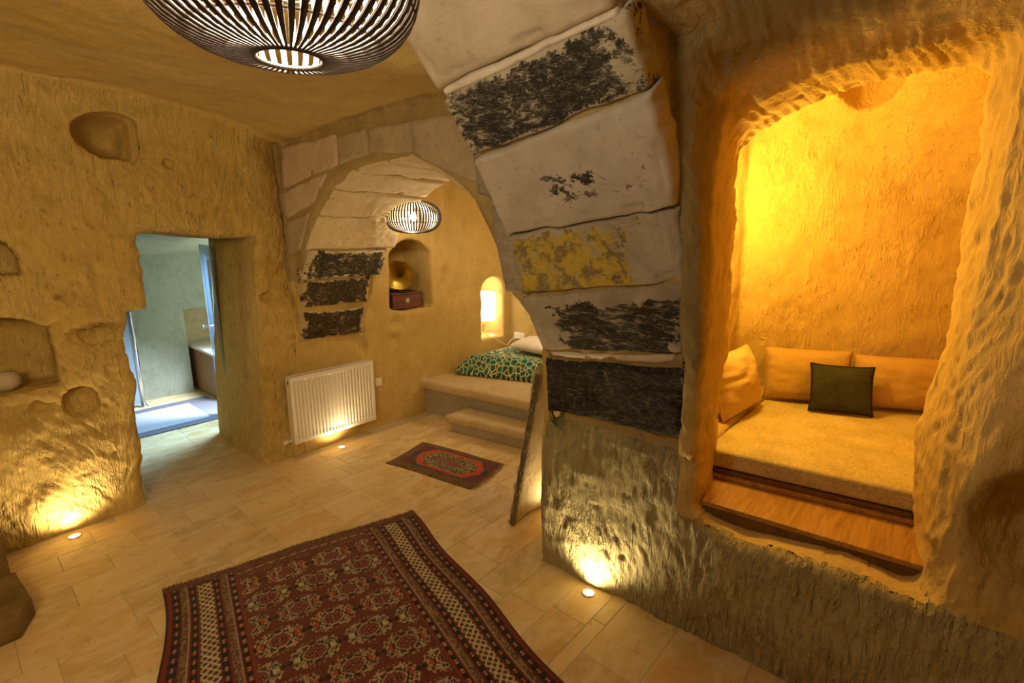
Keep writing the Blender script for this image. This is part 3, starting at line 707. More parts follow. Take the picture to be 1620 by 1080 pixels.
# ------------------------------------------------------------------ floor spots
LB = ['left of the doorway, lighting the rough wall', 'in front of the white radiator', 'at the foot of the stone pillar', 'behind the leaning stone slab']
for (sx, sy, p_), lb in zip(SPOTS, LB):
    t = thing('floor_spot', 'small round recessed floor light ' + lb, 'light', (sx, sy, 0), group='recessed floor spots')
    MB().lathe([(.024, .002), (.026, .006), (.034, .006), (.037, .001), (.037, -.01)], 24).build('metal_ring', M['steel'], t, True)
    MB().lathe([(.0005, .003), (.024, .003)], 20).build('lens', M['spot_glass'], t)

# ------------------------------------------------------------------ rugs
def rug_mesh(nu, nv, pos, colr, thick=.007):
    """pos(u,v)->(n,3); colr(u,v)->(n,3); u,v in metres grids"""
    pass
def col_attr(me, C_):
    a = me.color_attributes.new('dye', 'FLOAT_COLOR', 'POINT'); a.data.foreach_set('color', np.concatenate([C_, np.ones((len(C_), 1))], 1).astype(np.float32).ravel())
def wool(name, scale=350):
    t = NT(name, .95, .05); a = t.n('ShaderNodeAttribute'); a.attribute_name = 'dye'
    n = t.noise(scale, 2); c = t.mix(t.ramp(n, .3, .7, 0, .35), a.outputs['Color'], (.02, .012, .008)); t.color(c); t.bump(n, .6, .004)
    t.b.inputs['Sheen Weight'].default_value = .15; return t.m
M['wool'] = wool('wool_pile')
def q8(x, s): return np.floor(x / s) * s + s / 2
W_, L_r = 1.46, 2.25
def bokhara(u, v):
    s = .0078
    n = len(u); C_ = np.tile(np.array([.150, .040, .024]), (n, 1))
    def put(m, c): C_[m] = c
    cream = (.56, .44, .27); red = (.42, .060, .025); blk = (.020, .014, .012); brown = (.12, .055, .025); mar = (.105, .016, .012); org = (.55, .22, .04); pink = (.5, .20, .14); grn = (.05, .055, .025)
    rnd = hash3(np.floor(u / s), np.floor(v / s), u * 0, 3)
    # field: rows of stepped medallions, drawn knot by knot (one quarter, mirrored)
    pu, pv, kn = .250, .172, .0082
    r_ = np.floor((v - .15) / pv); uu = u - W_ / 2 + (r_ % 2) * pu / 2; ci = np.floor(uu / pu); a = (uu - (ci + .5) * pu); b = (v - .15) - (r_ + .5) * pv
    A, B = np.abs(a), np.abs(b); tone = (r_ % 3).astype(int)
    art = ["pkpkpkckrrrckkk", "kpkpkcckrrcc.k.", "pkpkpckcggckc..", "kpkpckccgcgcc..", "pkpckkcgcgkc...", "ccckggccccrc...", "kgcgcgcrkkc....", "k.ccccccc......", "......c........"]
    ia = np.minimum((A / kn).astype(int), 15); ib = np.minimum((B / kn).astype(int), 9)
    G_ = np.array([list(r.ljust(16, '.')) for r in art] + [list('.' * 16)]); ch = G_[ib, ia]
    put(ch == 'k', blk); put(ch == 'g', grn); put(ch == 'p', (.36, .10, .07)); put(ch == 'c', (.40, .30, .17)); put((ch == 'c') & (tone == 0), (.50, .38, .22))
    put((ch == 'r') & (tone != 1), red); put((ch == 'r') & (tone == 1), cream)
    put((ch == 'c') & (tone == 0) & (ia > 6) & (rnd > .7), red); put((ch == 'c') & (rnd > .88), brown)
    # little connecting sprigs between the medallions
    sp = (B > pv / 2 - .012) & (A < .05) & ((np.floor(A / .009) % 2) == 0) & (rnd > .35); put(sp, (.36, .24, .13))
    put((ch == '.') & (rnd > .90), (.095, .022, .014))
    # end: plain weave with a fine cream twist
    end = v < .135; put(end, (.135, .045, .022)); put(end & (rnd > .7), (.22, .10, .045))
    put((v > .088) & (v < .096) & ((np.floor((u + v) / .02) % 3) != 0), (.5, .36, .22))
    # side borders, the same on both sides
    e = np.minimum(u, W_ - u); bd = e < .37
    put(bd & (v > .06), mar)
    def band(x0, x1, c): put((e >= x0) & (e < x1) & (v > .05), c)
    band(0, .014, blk); band(.014, .034, (.20, .028, .018)); band(.034, .072, mar); band(.072, .078, (.17, .03, .02)); band(.078, .108, brown); band(.108, .113, (.45, .36, .25)); band(.113, .122, (.18, .03, .02))
    band(.122, .152, mar); band(.152, .158, (.20, .04, .02)); band(.158, .238, (.085, .04, .022)); band(.238, .244, (.20, .04, .02)); band(.244, .274, mar); band(.274, .282, (.18, .03, .02)); band(.282, .312, brown); band(.312, .316, (.4, .3, .2)); band(.316, .325, (.18, .03, .02)); band(.325, .355, mar); band(.355, .368, (.22, .045, .025))
    for x0, x1 in ((.034, .072), (.122, .152), (.244, .274), (.325, .355)):
        c = (x0 + x1) / 2; m = (e > x0) & (e < x1) & (v > .06); k = np.floor(v / .060); f = v - (k + .5) * .060
        put(m & (np.abs(f) < .016), blk); hh = hash3(k, k * 0 + int(x0 * 1000), k * 0, 8)
        dd = m & ((np.abs(np.abs(f) - .0215) < .005)) & (np.abs(e - c) < .0058)
        put(dd, (.48, .34, .24)); put(dd & (hh > .72), org); put(dd & (hh < .2), (.62, .3, .22))
    for x0, x1 in ((.078, .108), (.282, .312)):
        m = (e > x0) & (e < x1) & (v > .05) & (hash3(np.floor(e / .006), np.floor(v / .009), v * 0, 5) > .55); put(m, (.28, .19, .10))
    # cream lattice of diamonds
    m = (e > .160) & (e < .236) & (v > .075); x = (e - .198) / .038; p = ((v / .078) % 1) * 2 - 1
    tri = 1 - np.abs(p) * 1.0
    l1 = np.abs(np.abs(x) - tri) < .15; l2 = np.abs(np.abs(x) - (1 - tri)) < .15
    put(m & l1, (.62, .50, .30)); put(m & l2, (.62, .50, .30))
    dt = m & (np.abs(x) < .22) & (np.abs(np.abs(p) - 0) < .25); put(dt & ~l1 & ~l2 & ((rnd > .3)), (.36, .26, .15))
    return C_
def make_rug(name, lbl, origin, du, dv, Wd, Ln, res, colf, wob, thick=.008, fr=(0, 1)):
    nu, nv = int(Wd / res) + 1, int(Ln / res) + 1
    U, Vv = np.meshgrid(np.linspace(0, Wd, nu), np.linspace(0, Ln, nv), indexing='ij'); u, v = U.ravel(), Vv.ravel()
    def place(u, v, h):
        P = np.stack([u, v, u * 0], 1)
        e0 = wob(u, v)
        x = origin[0] + du[0] * (u + e0[0]) + dv[0] * (v + e0[1]); y = origin[1] + du[1] * (u + e0[0]) + dv[1] * (v + e0[1])
        z = h + np.abs(vnoise(np.stack([x, y, x * 0], 1), 4, 77)) * .006
        return np.stack([x, y, z], 1)
    e = np.minimum(np.minimum(u, Wd - u), np.minimum(v, Ln - v))
    T_ = place(u, v, .003 + thick * np.clip(e / .010, .0, 1) ** .5)
    idx = np.arange(nu * nv).reshape(nu, nv)
    Qd = np.stack([idx[:-1, :-1], idx[1:, :-1], idx[1:, 1:], idx[:-1, 1:]], -1).reshape(-1, 4)
    n0 = np.cross(T_[Qd[0][1]] - T_[Qd[0][0]], T_[Qd[0][3]] - T_[Qd[0][0]])
    if n0[2] < 0: Qd = Qd[:, ::-1]
    ring = np.concatenate([idx[:, 0], idx[-1, 1:], idx[-2::-1, -1], idx[0, -2:0:-1]]); low = T_[ring].copy(); low[:, 2] = .0015
    bi = len(T_) + np.arange(len(ring)); side = np.stack([ring, bi, np.roll(bi, -1), np.roll(ring, -1)], 1)
    me = fast_mesh('pile', np.concatenate([T_, low]), np.concatenate([Qd, side])); Cc = colf(u, v); col_attr(me, np.concatenate([Cc, Cc[ring]]))
    root = link(name, me, M['wool']); tag(root, lbl, 'rug')
    # fringe at the chosen ends
    for endv, sgn in fr:
        mb = MB(); rr = random.Random(5); k = 0.004
        while k < Wd - .004:
            b0 = place(np.array([k]), np.array([endv]), .007)[0]; ln = rr.uniform(.006, .022) * fr_len; 
            b1 = place(np.array([k + rr.uniform(-.008, .008)]), np.array([endv + sgn * ln]), .0025)[0]
            mb.tube([b0, (b0 + b1) / 2 + np.array([0, 0, .001]), b1], .0016, 4, False); k += rr.uniform(.004, .009)
        me2 = mesh('fringe', mb.v, mb.f); f_ = link('fringe', me2, M['fringe'], root, 'stuff')
    return root
M['fringe'] = simple('rug_fringe', (.17, .075, .03), .95, .05, grain=.3)
fr_len = 1.0
def wobA(u, v):
    k = np.clip(1 - u / .3, 0, 1); a = -.045 * np.exp(-((v - .22) / .22) ** 2) * k * 0 + .030 * np.sin(v * 4.2 + .4) * k + .012 * np.sin(v * 7 + 1) * np.clip((u - 1.1) / .3, 0, 1)
    b = .012 * np.sin(u * 5.5 + .6)
    return a, b
du_ = np.array([.9652, -.2614]); dv_ = np.array([-.2614, -.9652])
make_rug('large_rug', 'large dark red wool rug with medallions and cream lattice borders, on the stone floor', (.555, 3.03), du_, dv_, W_, L_r, .005, bokhara, wobA, .009, ((0, -1),))
def small_col(u, v):
    Wd, Ln = .52, .94; s = .009; n = len(u); C_ = np.tile(np.array([.16, .085, .025]), (n, 1))
    rnd = hash3(np.floor(u / s), np.floor(v / s), u * 0, 13); C_[rnd > .55] = (.24, .14, .04); C_[rnd > .86] = (.10, .03, .02)
    a = q8(u - Wd / 2, s); b = q8(v - Ln / 2, s); A, B = np.abs(a), np.abs(b)
    fld = (A < .19) & (B < .40); C_[fld] = (.16, .035, .03); C_[fld & (rnd > .7)] = (.11, .06, .05)
    hexd = np.maximum(A / .165, (A * .75 + B) / .36); red = (hexd < 1) & (hexd > .80); C_[red] = (.56, .085, .025)
    inn = hexd <= .80; C_[inn] = (.10, .075, .03); C_[inn & (rnd > .6)] = (.45, .34, .14); C_[inn & (rnd < .2)] = (.04, .05, .05)
    c = (A / .09 + B / .20) < 1; C_[c] = (.20, .055, .05); C_[c & (rnd > .65)] = (.34, .22, .11)
    bl = (np.abs(B - .36) < .028) & (A < .055) & ((A + np.abs(B - .36)) < .06); C_[bl] = (.035, .045, .075)
    bl2 = (np.abs(B - .22) < .05) & (np.abs(A - .165) < .016) & ~red; C_[bl2] = (.05, .06, .07)
    C_[(A > .215) & (A < .225)] = (.09, .05, .02)
    return C_
d1 = np.array([2.769 - 2.324, 3.369 - 3.402]); 
dvs = np.array([.165, -.86]); dvs /= np.linalg.norm(dvs); dus = np.array([-dvs[1], dvs[0]])
fr_len = 2.0; M['fringe'] = simple('small_rug_fringe', (.30, .17, .06), .95, .05, grain=.3)
make_rug('small_rug', 'small red and olive wool rug with a hexagon medallion, before the bed step', (2.29, 3.42), dus, dvs, .50, .88, .008, small_col, lambda u, v: (.01 * np.sin(v * 6), .012 * np.sin(u * 9)), .008, ((.88, 1),))
#---PART3---
# ------------------------------------------------------------------ bed platform, step, bed
def prism(poly, z0, z1, b=.02, n=3, noise_amp=.0, seed=0):
    """extruded polygon with rounded top and bottom edges (counter-clockwise poly)"""
    P = np.array(poly, float)
    out = []                                              # densify
    for i in range(len(P)):
        a, c = P[i], P[(i + 1) % len(P)]; m = max(1, int(np.linalg.norm(c - a) / .06))
        for k in range(m): out.append(a + (c - a) * k / m)
    P = np.array(out); cen = P.mean(0); T_ = np.roll(P, -1, 0) - np.roll(P, 1, 0); Nn = np.stack([T_[:, 1], -T_[:, 0]], 1); Nn /= np.linalg.norm(Nn, axis=1, keepdims=True)
    rings = [(z0, -b)] if b else []
    for k in range(n + 1):
        t = k / n * math.pi / 2; rings.append((z0 + b - b * math.cos(t), -b + b * math.sin(t)))
    for k in range(n + 1):
        t = k / n * math.pi / 2; rings.append((z1 - b + b * math.sin(t), -b + b * math.cos(t)))
    v = []; f = []; m = len(P)
    for z, o in rings:
        q = P + Nn * o; p3 = np.concatenate([q, np.full((m, 1), z)], 1)
        if noise_amp: p3[:, :2] += Nn * (vnoise(p3 + seed, 6, seed) * noise_amp + vnoise(p3 + seed, 20, seed) * noise_amp * .4)[:, None]
        v += [tuple(x) for x in p3]
    for i in range(len(rings) - 1):
        for k in range(m): f.append((i * m + k, i * m + (k + 1) % m, (i + 1) * m + (k + 1) % m, (i + 1) * m + k))
    f.append(tuple(range(m))[::-1]); f.append(tuple((len(rings) - 1) * m + k for k in range(m)))
    return v, f
bp = thing('bed_platform', 'sandstone platform with a rounded nosing carrying the bed beyond the arch', 'platform', (3.9, 3.0, 0))
bp.location = (0, 0, 0)
MB().add(*prism([(4.70, 1.78), (4.70, 4.20), (3.345, 4.20), (3.36, 4.0), (3.55, 2.7), (3.68, 1.78)], 0, .285, .004)).build('riser', M['sandstone_riser'], bp)
MB().add(*prism([(4.70, 1.77), (4.70, 4.20), (3.29, 4.20), (3.30, 4.0), (3.48, 2.7), (3.61, 1.77)], .275, .375, .032, 4, .006, 3)).build('top_slab', M['sandstone'], bp, True)
st = thing('bed_step', 'low sandstone step with a worn rounded tread before the bed platform', 'step')
MB().add(*prism([(3.67, 1.80), (3.54, 2.7), (3.415, 3.545), (3.15, 3.545), (3.30, 2.72), (3.44, 1.80)], 0, .095, .004)).build('riser', M['sandstone_riser'], st)
MB().add(*prism([(3.67, 1.79), (3.54, 2.7), (3.415, 3.58), (3.105, 3.58), (3.255, 2.72), (3.40, 1.79)], .088, .17, .030, 4, .006, 9)).build('tread', M['sandstone'], st, True)

def heightfield(poly, fn, z0, res=.02, name='quilt', mat=None, parent=None):
    P = np.array(poly, float); lo, hi = P.min(0), P.max(0); xs = np.arange(lo[0], hi[0] + res, res); ys = np.arange(lo[1], hi[1] + res, res)
    X, Y = np.meshgrid(xs, ys, indexing='ij'); d = -poly2(X, Y, [tuple(p) for p in poly]); ins = d > -.005
    Z = fn(X, Y, np.maximum(d, 0)); idx = np.full(X.shape, -1); idx[ins] = np.arange(ins.sum())
    q = np.stack([idx[:-1, :-1], idx[1:, :-1], idx[1:, 1:], idx[:-1, 1:]], -1).reshape(-1, 4); q = q[(q >= 0).all(1)]
    top = np.stack([X[ins], Y[ins], Z[ins]], 1)
    return link(name, fast_mesh(name, top, q), mat, parent)
def quilt_mat():
    t = NT('quilt_print', .85, .12); uv = t.mapping((1, 1, 1)); s_ = 18.5
    dist_ = t.mapping((1, 1, .8))
    e = t.voro(s_, dist_, 'DISTANCE_TO_EDGE', .85); f1 = t.n('ShaderNodeTexVoronoi'); f1.inputs['Scale'].default_value = s_; f1.inputs['Randomness'].default_value = .85; t.l(dist_, f1.inputs['Vector'])
    r = t.sep(f1.outputs['Color'])[0]
    c = t.mix(t.ramp(r, .45, .5), (.035, .105, .055), (.02, .15, .13))
    c = t.mix(t.ramp(t.math('FRACT', t.math('MULTIPLY', r, 5.3)), .84, .86, 0, t.ramp(f1.outputs['Distance'], .16, .20, 1, 0)), c, (.65, .20, .05))
    ring = t.math('MULTIPLY', t.ramp(e, .115, .13), t.ramp(e, .15, .165, 1, 0))
    c = t.mix(t.math('MULTIPLY', ring, .55), c, (.35, .42, .2))
    c = t.mix(t.ramp(e, .055, .075, 1, 0), c, (.62, .60, .30))
    t.color(c); t.bump(t.noise(9, 2), .2, .02); return t.m
M['quilt'] = quilt_mat()
bed = thing('bed', 'bed under a green and cream patterned quilt on the stone platform', 'bed')
bpoly = [(4.66, 1.80), (4.66, 4.02), (3.69, 4.06), (3.64, 4.04), (3.97, 3.15), (4.40, 1.80)]
MB().add(*prism([(4.66, 1.82), (4.66, 3.98), (3.80, 3.98), (4.08, 3.15), (4.48, 1.82)], .377, .565, .03)).build('mattress', M['linen'], bed, True)
def qf(X, Y, d):
    p = np.stack([X.ravel(), Y.ravel(), X.ravel() * 0], 1); w = (vnoise(p, 7, 5) * .006 + vnoise(p, 17, 6) * .003).reshape(X.shape)
    k = np.clip(d / .16, 0, 1); return .380 + .205 * (1 - (1 - k) ** 2.2) + w * (k > .1)
heightfield(bpoly, qf, .38, .02, 'quilt', M['quilt'], bed)

# ------------------------------------------------------------------ pillows and cushions
def cushion(name, w, h, t, mat, seed=0, wrinkle=.006, pinch=.06, seam=None, n=34):
    g = np.linspace(-1, 1, n); U, W2 = np.meshgrid(g, g, indexing='ij')
    def outline(U, W2):
        k = 1 - pinch
        x = U * (1 - (1 - k) * (1 - np.abs(W2) ** 3) * np.abs(U) ** 3) ; y = W2 * (1 - (1 - k) * (1 - np.abs(U) ** 3) * np.abs(W2) ** 3); return x * w / 2, y * h / 2
    X, Y = outline(U, W2); th = (np.clip(1 - np.abs(U) ** 2.6, 0, 1) * np.clip(1 - np.abs(W2) ** 2.6, 0, 1)) ** .55 * t / 2
    Vs = []
    for sgn in (1, -1):
        p = np.stack([X.ravel(), Y.ravel(), U.ravel() * 0 + sgn], 1)
        wr = (vnoise(p, 9, seed) * .6 + vnoise(p * np.array([1, 2.6, 1]), 13, seed + 2) * .6).reshape(U.shape) * wrinkle * np.minimum(1, 12 * th / t)
        sag = -.10 * h * np.clip(-W2, 0, 1) * 0
        Vs.append(np.stack([X.ravel(), Y.ravel(), (sgn * (th + wr)).ravel()], 1))
    idx = np.arange(n * n).reshape(n, n); q = np.stack([idx[:-1, :-1], idx[1:, :-1], idx[1:, 1:], idx[:-1, 1:]], -1).reshape(-1, 4)
    V_ = np.concatenate(Vs); Qs = np.concatenate([q, q[:, ::-1] + n * n])
    ring = np.concatenate([idx[0, :], idx[1:, -1], idx[-1, -2::-1], idx[-2:0:-1, 0]])
    m = np.arange(2 * n * n); m[ring + n * n] = ring; Qs = m[Qs]
    u, inv = np.unique(Qs, return_inverse=True)
    o = link(name, fast_mesh(name, V_[u], inv.reshape(Qs.shape)), mat)
    if seam:
        MB().tube([tuple(V_[i] * 1.0) for i in ring], seam, 6, False, True).build('piping', M['green_edge'] if 'dark' in name or seam > .004 else mat, o, True)
    return o
def place(o, loc, right, upv):
    """local x -> right, local y -> up, local z -> facing"""
    r = Vector(right).normalized(); u = Vector(upv); f = r.cross(u).normalized(); u = f.cross(r).normalized()
    o.matrix_world = Matrix(((r.x, u.x, f.x, loc[0]), (r.y, u.y, f.y, loc[1]), (r.z, u.z, f.z, loc[2]), (0, 0, 0, 1)))
    return o
# alcove: facing is -x, so right = -y ... local z must look to the room
p = tag(cushion('cushion', .52, .35, .16, M['ochre'], 3, .007, .05, .003), 'ochre cushion on the alcove wall, left of the dark green one', 'cushion', 'ochre cushions in the alcove')
place(p, (3.725, .655, .985), (.42, -.9, 0), (.20, 0, 1))
p = tag(cushion('cushion', .56, .34, .17, M['ochre'], 8, .009, .06, .003), 'ochre cushion on the alcove wall, right of the dark green one', 'cushion', 'ochre cushions in the alcove')
place(p, (3.925, .155, .98), (.42, -.9, 0), (.20, 0, 1))
p = tag(cushion('cushion', .52, .40, .19, M['ochre_pale'], 15, .014, .07, .003), 'pale ochre cushion slumped against the alcove side wall, on the stone ledge', 'cushion', 'ochre cushions in the alcove')
place(p, (3.21, .945, 1.00), (1, -.10, .0), (.0, .30, 1))
p = tag(cushion('cushion', .345, .30, .11, M['green_cloth'], 22, .006, .07, .0065), 'small dark green cushion with brown piping, propped between the ochre ones', 'cushion')
place(p, (3.62, .44, .955), (.36, -.93, 0), (.30, .1, 1))
# mattress, wooden frame and front board in the alcove
mt = thing('daybed_mattress', 'thin woven olive mattress pad filling the alcove', 'mattress')
MB().add(*prism([(2.54, .875), (2.68, -.10), (4.13, -.13), (3.74, .872)], .705, .80, .022, 4, .003, 4)).build('pad', M['mattress'], mt, True)
fr = thing('daybed', 'wooden base boards under the alcove mattress', 'bed frame')
MB().add(*prism([(2.515, .875), (2.655, -.10), (4.13, -.13), (3.74, .875)], .657, .678, .003)).build('base_board', M['wood'], fr)
MB().add(*prism([(2.535, .875), (2.675, -.10), (4.13, -.13), (3.74, .875)], .680, .703, .002)).build('upper_board', M['wood_dark'], fr)
ds = thing('alcove_step', 'honey coloured wooden plank step at the alcove opening, dark board beneath', 'step')
MB().add(*prism([(2.262, .765), (2.335, -.125), (2.76, -.05), (2.66, .86)][::1], .632, .655, .003)).build('plank', M['wood'], ds)
MB().add(*prism([(2.270, .765), (2.343, -.125), (2.37, -.12), (2.30, .77)][::1], .575, .632, .002)).build('front_board', M['wood_dark'], ds)

# bed pillow
p = tag(cushion('pillow', .62, .40, .14, M['linen'], 33, .006, .05), 'white pillow at the head of the quilt-covered bed', 'pillow')
place(p, (4.40, 3.42, .675), (0, -1, 0), (1, 0, .12))

# ------------------------------------------------------------------ radiator
rx0, rx1, ry, rz0, rz1 = 1.835, 2.64, 4.055, .135, .722
rd = thing('radiator', 'white ribbed panel radiator on the tuff wall', 'radiator', (0, 0, 0))
def rib_panel():
    n = 24; v = []; f = []; x0, x1 = rx0 + .022, rx1 - .022; z0, z1 = rz0 + .028, rz1 - .028
    prof = []
    pw = (x1 - x0) / n
    for i in range(n):
        a = x0 + i * pw
        for u, d in ((0, 0), (.18, 0), (.34, .011), (.66, .011), (.82, 0)): prof.append((a + u * pw, d))
    prof.append((x1, 0))
    for x, d in prof:
        for z, k in ((rz0, 0), (z0, 0), (z0 + .016, 1), (z1 - .016, 1), (z1, 0), (rz1, 0)): v.append((x, ry + d * k, z))
    for i in range(len(prof) - 1):
        for j in range(5): f.append((i * 6 + j, (i + 1) * 6 + j, (i + 1) * 6 + j + 1, i * 6 + j + 1))
    return MB().add(v, f)
rp = rib_panel(); rp.box(rx0, ry, rz0, rx0 + .022, ry + .012, rz1); rp.box(rx1 - .022, ry, rz0, rx1, ry + .012, rz1)
rp.build('front_panel', M['white_enamel'], rd)
MB().box(rx0 + .01, ry + .065, rz0 + .01, rx1 - .01, ry + .075, rz1 - .01, .002).build('rear_panel', M['white_enamel'], rd)
for xx in (rx0 - .002, rx1 - .004):
    s_ = MB().box(xx, ry + .002, rz0 + .004, xx + .006, ry + .078, rz1 - .004, .001).build('side_cover', M['white_enamel'], rd)
    MB().box(xx - .001, ry + .03, rz1 - .06, xx + .007, ry + .05, rz1 - .03).build('vent_slot', M['dark'], s_)
gr = MB(); gr.box(rx0, ry + .001, rz1 - .004, rx1, ry + .010, rz1 + .004); gr.box(rx0, ry + .068, rz1 - .004, rx1, ry + .077, rz1 + .004)
k = rx0 + .01
while k < rx1 - .01: gr.box(k, ry + .010, rz1 - .001, k + .006, ry + .068, rz1 + .003); k += .018
gr.build('top_grille', M['white_enamel'], rd)
vl = MB().tube([(rx0 - .002, ry + .04, rz0 + .03), (rx0 - .045, ry + .04, rz0 + .03)], .011, 10).tube([(rx0 - .045, ry + .04, rz0 + .03), (rx0 - .085, ry + .04, rz0 + .03)], [.019, .017], 14).tube([(rx0 - .03, ry + .04, rz0 + .03), (rx0 - .03, ry + .13, rz0 + .03)], .009, 8).build('valve', M['white_plastic'], rd, True)
MB().tube([(rx1, ry + .04, rz1 - .03), (rx1 + .02, ry + .04, rz1 - .03)], .011, 10).build('bleed_plug', M['white_plastic'], rd, True)
for xx in (rx0 + .15, rx1 - .15): MB().box(xx, ry + .075, rz0 + .1, xx + .03, ry + .13, rz1 - .1).build('wall_bracket', M['white_enamel'], rd)
# wall sockets
def socket(loc, w, n, ax_, lbl):
    t = thing('power_socket', lbl, 'socket', loc)
    if ax_ == 'y':
        MB().box(-w / 2, -.014, -.038, w / 2, .06, .038, .003).build('cover_plate', M['white_plastic'], t)
        for k in range(n): MB().lathe([(.019, 0), (.019, .006), (.0005, .006)], 18).build('socket_well', M['dark'], t).matrix_local = Matrix.Translation(((k - (n - 1) / 2) * .07, -.0152, 0)) @ Matrix.Rotation(R(-90), 4, 'X')
    else:
        MB().box(-.014, -w / 2, -.038, .06, w / 2, .038, .003).build('cover_plate', M['white_plastic'], t)
        for k in range(n): MB().lathe([(.019, 0), (.019, .006), (.0005, .006)], 18).build('socket_well', M['dark'], t).matrix_local = Matrix.Translation((-.0152, (k - (n - 1) / 2) * .07, 0)) @ Matrix.Rotation(R(90), 4, 'Y')
    return t
socket((2.745, 4.145, .475), .074, 1, 'y', 'white single wall socket right of the radiator')
socket((4.70, 3.975, .665), .16, 2, 'x', 'white double wall socket above the head of the bed')
MB().tube([(4.685, 4.03, .66), (4.62, 4.06, .60), (4.58, 4.08, .55), (4.52, 4.10, .585), (4.46, 4.115, .62), (4.42, 4.13, .665)], .004, 6).build('lamp_cable', M['white_plastic'], None, True)
tag(bpy.data.objects['lamp_cable'], 'thin white cable from the double socket to the bedside lamp', 'cable')

# ------------------------------------------------------------------ bedside lamp in the little arched niche
lp = thing('bedside_lamp', 'bedside lamp with a glowing white drum shade inside the small arched niche', 'lamp', (4.405, 4.315, .66))
MB().lathe([(.0005, 0), (.06, 0), (.062, .008), (.05, .014), (.012, .02), (.010, .10), (.014, .13), (.010, .16), (.010, .25)], 20).build('base', M['brass'], lp, True)
MB().lathe([(.155, .215), (.158, .215), (.158, .545), (.155, .545), (.155, .215)], 36).build('lamp_shade', M['shade'], lp, True)
MB().lathe([(.0005, .25), (.02, .27), (.032, .31), (.02, .345), (.0005, .35)], 16).build('bulb', M['shade'], lp, True)
lf = MB().box(-.06, -.045, 0, .06, .045, .004, .001).build('leaflet', simple('printed_card', (.70, .66, .55), .6, .2, grain=.35, gscale=45)); lf.location = (4.47, 4.215, .668); lf.rotation_euler = (R(24), 0, R(20)); tag(lf, 'small printed card leaning at the foot of the bedside lamp', 'card')

# ------------------------------------------------------------------ gramophone
gp = thing('gramophone', 'old gramophone with brass horn and mahogany box in the arched wall niche', 'gramophone', (3.235, 4.37, 1.145), (0, 0, R(-8)))
bx = MB().box(-.17, -.13, .012, .17, .13, .150, .006).build('cabinet', M['mahogany'], gp)
MB().box(-.185, -.145, 0, .185, .145, .018, .005).build('plinth', M['mahogany'], gp)
MB().box(-.18, -.14, .148, .18, .14, .164, .004).build('lid', M['mahogany'], gp)
MB().lathe([(.0005, 0), (.115, 0), (.115, .010), (.01, .012), (.006, .02), (.0005, .02)], 30, (-.02, .0, .166)).build('turntable', M['dark'], gp, True)
MB().box(-.03, -.134, .055, .03, -.129, .115, .002).lathe([(.012, 0), (.006, .006), (.0005, .006)], 12, (.0, -.0, 0)).build('metal_crest', M['steel'], gp) if False else MB().box(-.022, -.1345, .06, .022, -.129, .105, .002).build('metal_crest', M['steel'], gp)
hn = MB(); prof = []
for i in range(22):
    t_ = i / 21; prof.append((.010 + .018 * t_ + .125 * t_ ** 3.2, t_))
path = []
for i in range(22):
    t_ = i / 21; path.append(Vector((.06 - .15 * t_ ** 1.4, .11 - .235 * t_ ** 1.4, .20 + .16 * math.sin(t_ * 2.0))))
vv = []; ff = []; nseg = 32
for i, (r_, t_) in enumerate(prof):
    d_ = (path[min(i + 1, 21)] - path[max(i - 1, 0)]).normalized(); a_ = Vector((1, 0, 0)); a_ = (a_ - d_ * a_.dot(d_)).normalized(); b_ = d_.cross(a_)
    for k in range(nseg):
        th = 2 * math.pi * k / nseg; sc = 1 + (.05 * abs(math.sin(th * 4.0)) * t_ ** 4); vv.append(path[i] + (a_ * math.cos(th) + b_ * math.sin(th)) * r_ * sc)
for i in range(21):
    for k in range(nseg): ff.append((i * nseg + k, i * nseg + (k + 1) % nseg, (i + 1) * nseg + (k + 1) % nseg, (i + 1) * nseg + k))
hn.add(vv, ff).build('horn', M['brass'], gp, True)
MB().tube([(.05, .11, .165), (.05, .11, .20)], .012, 10).tube([(.05, .11, .19), (.03, .03, .21), (-.01, -.01, .185)], .007, 8).build('tone_arm', M['brass'], gp, True)
MB().tube([(.17, 0, .09), (.215, 0, .09), (.215, 0, .04)], .005, 8).build('crank', M['steel'], gp, True)

# ------------------------------------------------------------------ pendant lamps
def pendant(loc, label, ceiling_z, group, rot=0):
    t = thing('pendant_lamp', label, 'lamp', loc, (0, 0, rot), group)
    t_ = t; RX, HZ = .25, .148; r0 = .062
    return t
NR = 60
def rib_curve(off, m=18):
    pts = []
    for i in range(m + 1):
        a = -1 + 2 * i / m; th = a * R(84); r = .25 * (math.cos(th)) ** .62; z = .140 * math.sin(th) / math.sin(R(84)); r = max(r, .062)
        pts.append((r - off, z * (1 - off * .8)))
    return pts
def rib_mesh(off, w, th, name):
    pts = rib_curve(off); v = []; f = []; m = len(pts)
    for i, (r, z) in enumerate(pts):
        k = .34 + .66 * min(1, (r - .06) / .12); ww = w * k
        for dx, dy in ((0, -ww / 2), (0, ww / 2), (-th, ww / 2), (-th, -ww / 2)): v.append((r + dx, dy, z * (1 + (dx * 2))))
    for i in range(m - 1):
        for k in range(4): f.append((i * 4 + k, i * 4 + (k + 1) % 4, (i + 1) * 4 + (k + 1) % 4, (i + 1) * 4 + k))
    f += [(0, 1, 2, 3)[::-1], tuple((m - 1) * 4 + k for k in range(4))]
    return mesh(name, v, f, True)
ME_R = rib_mesh(.0, .0105, .004, 'rattan_rib'); ME_L = rib_mesh(.0052, .0115, .0015, 'white_slat')
ME_R.materials.append(M['stick']); ME_L.materials.append(M['stick_in'])
def torus_pts(r, z, n=48): return [(r * math.cos(2 * math.pi * k / n), r * math.sin(2 * math.pi * k / n), z) for k in range(n)]
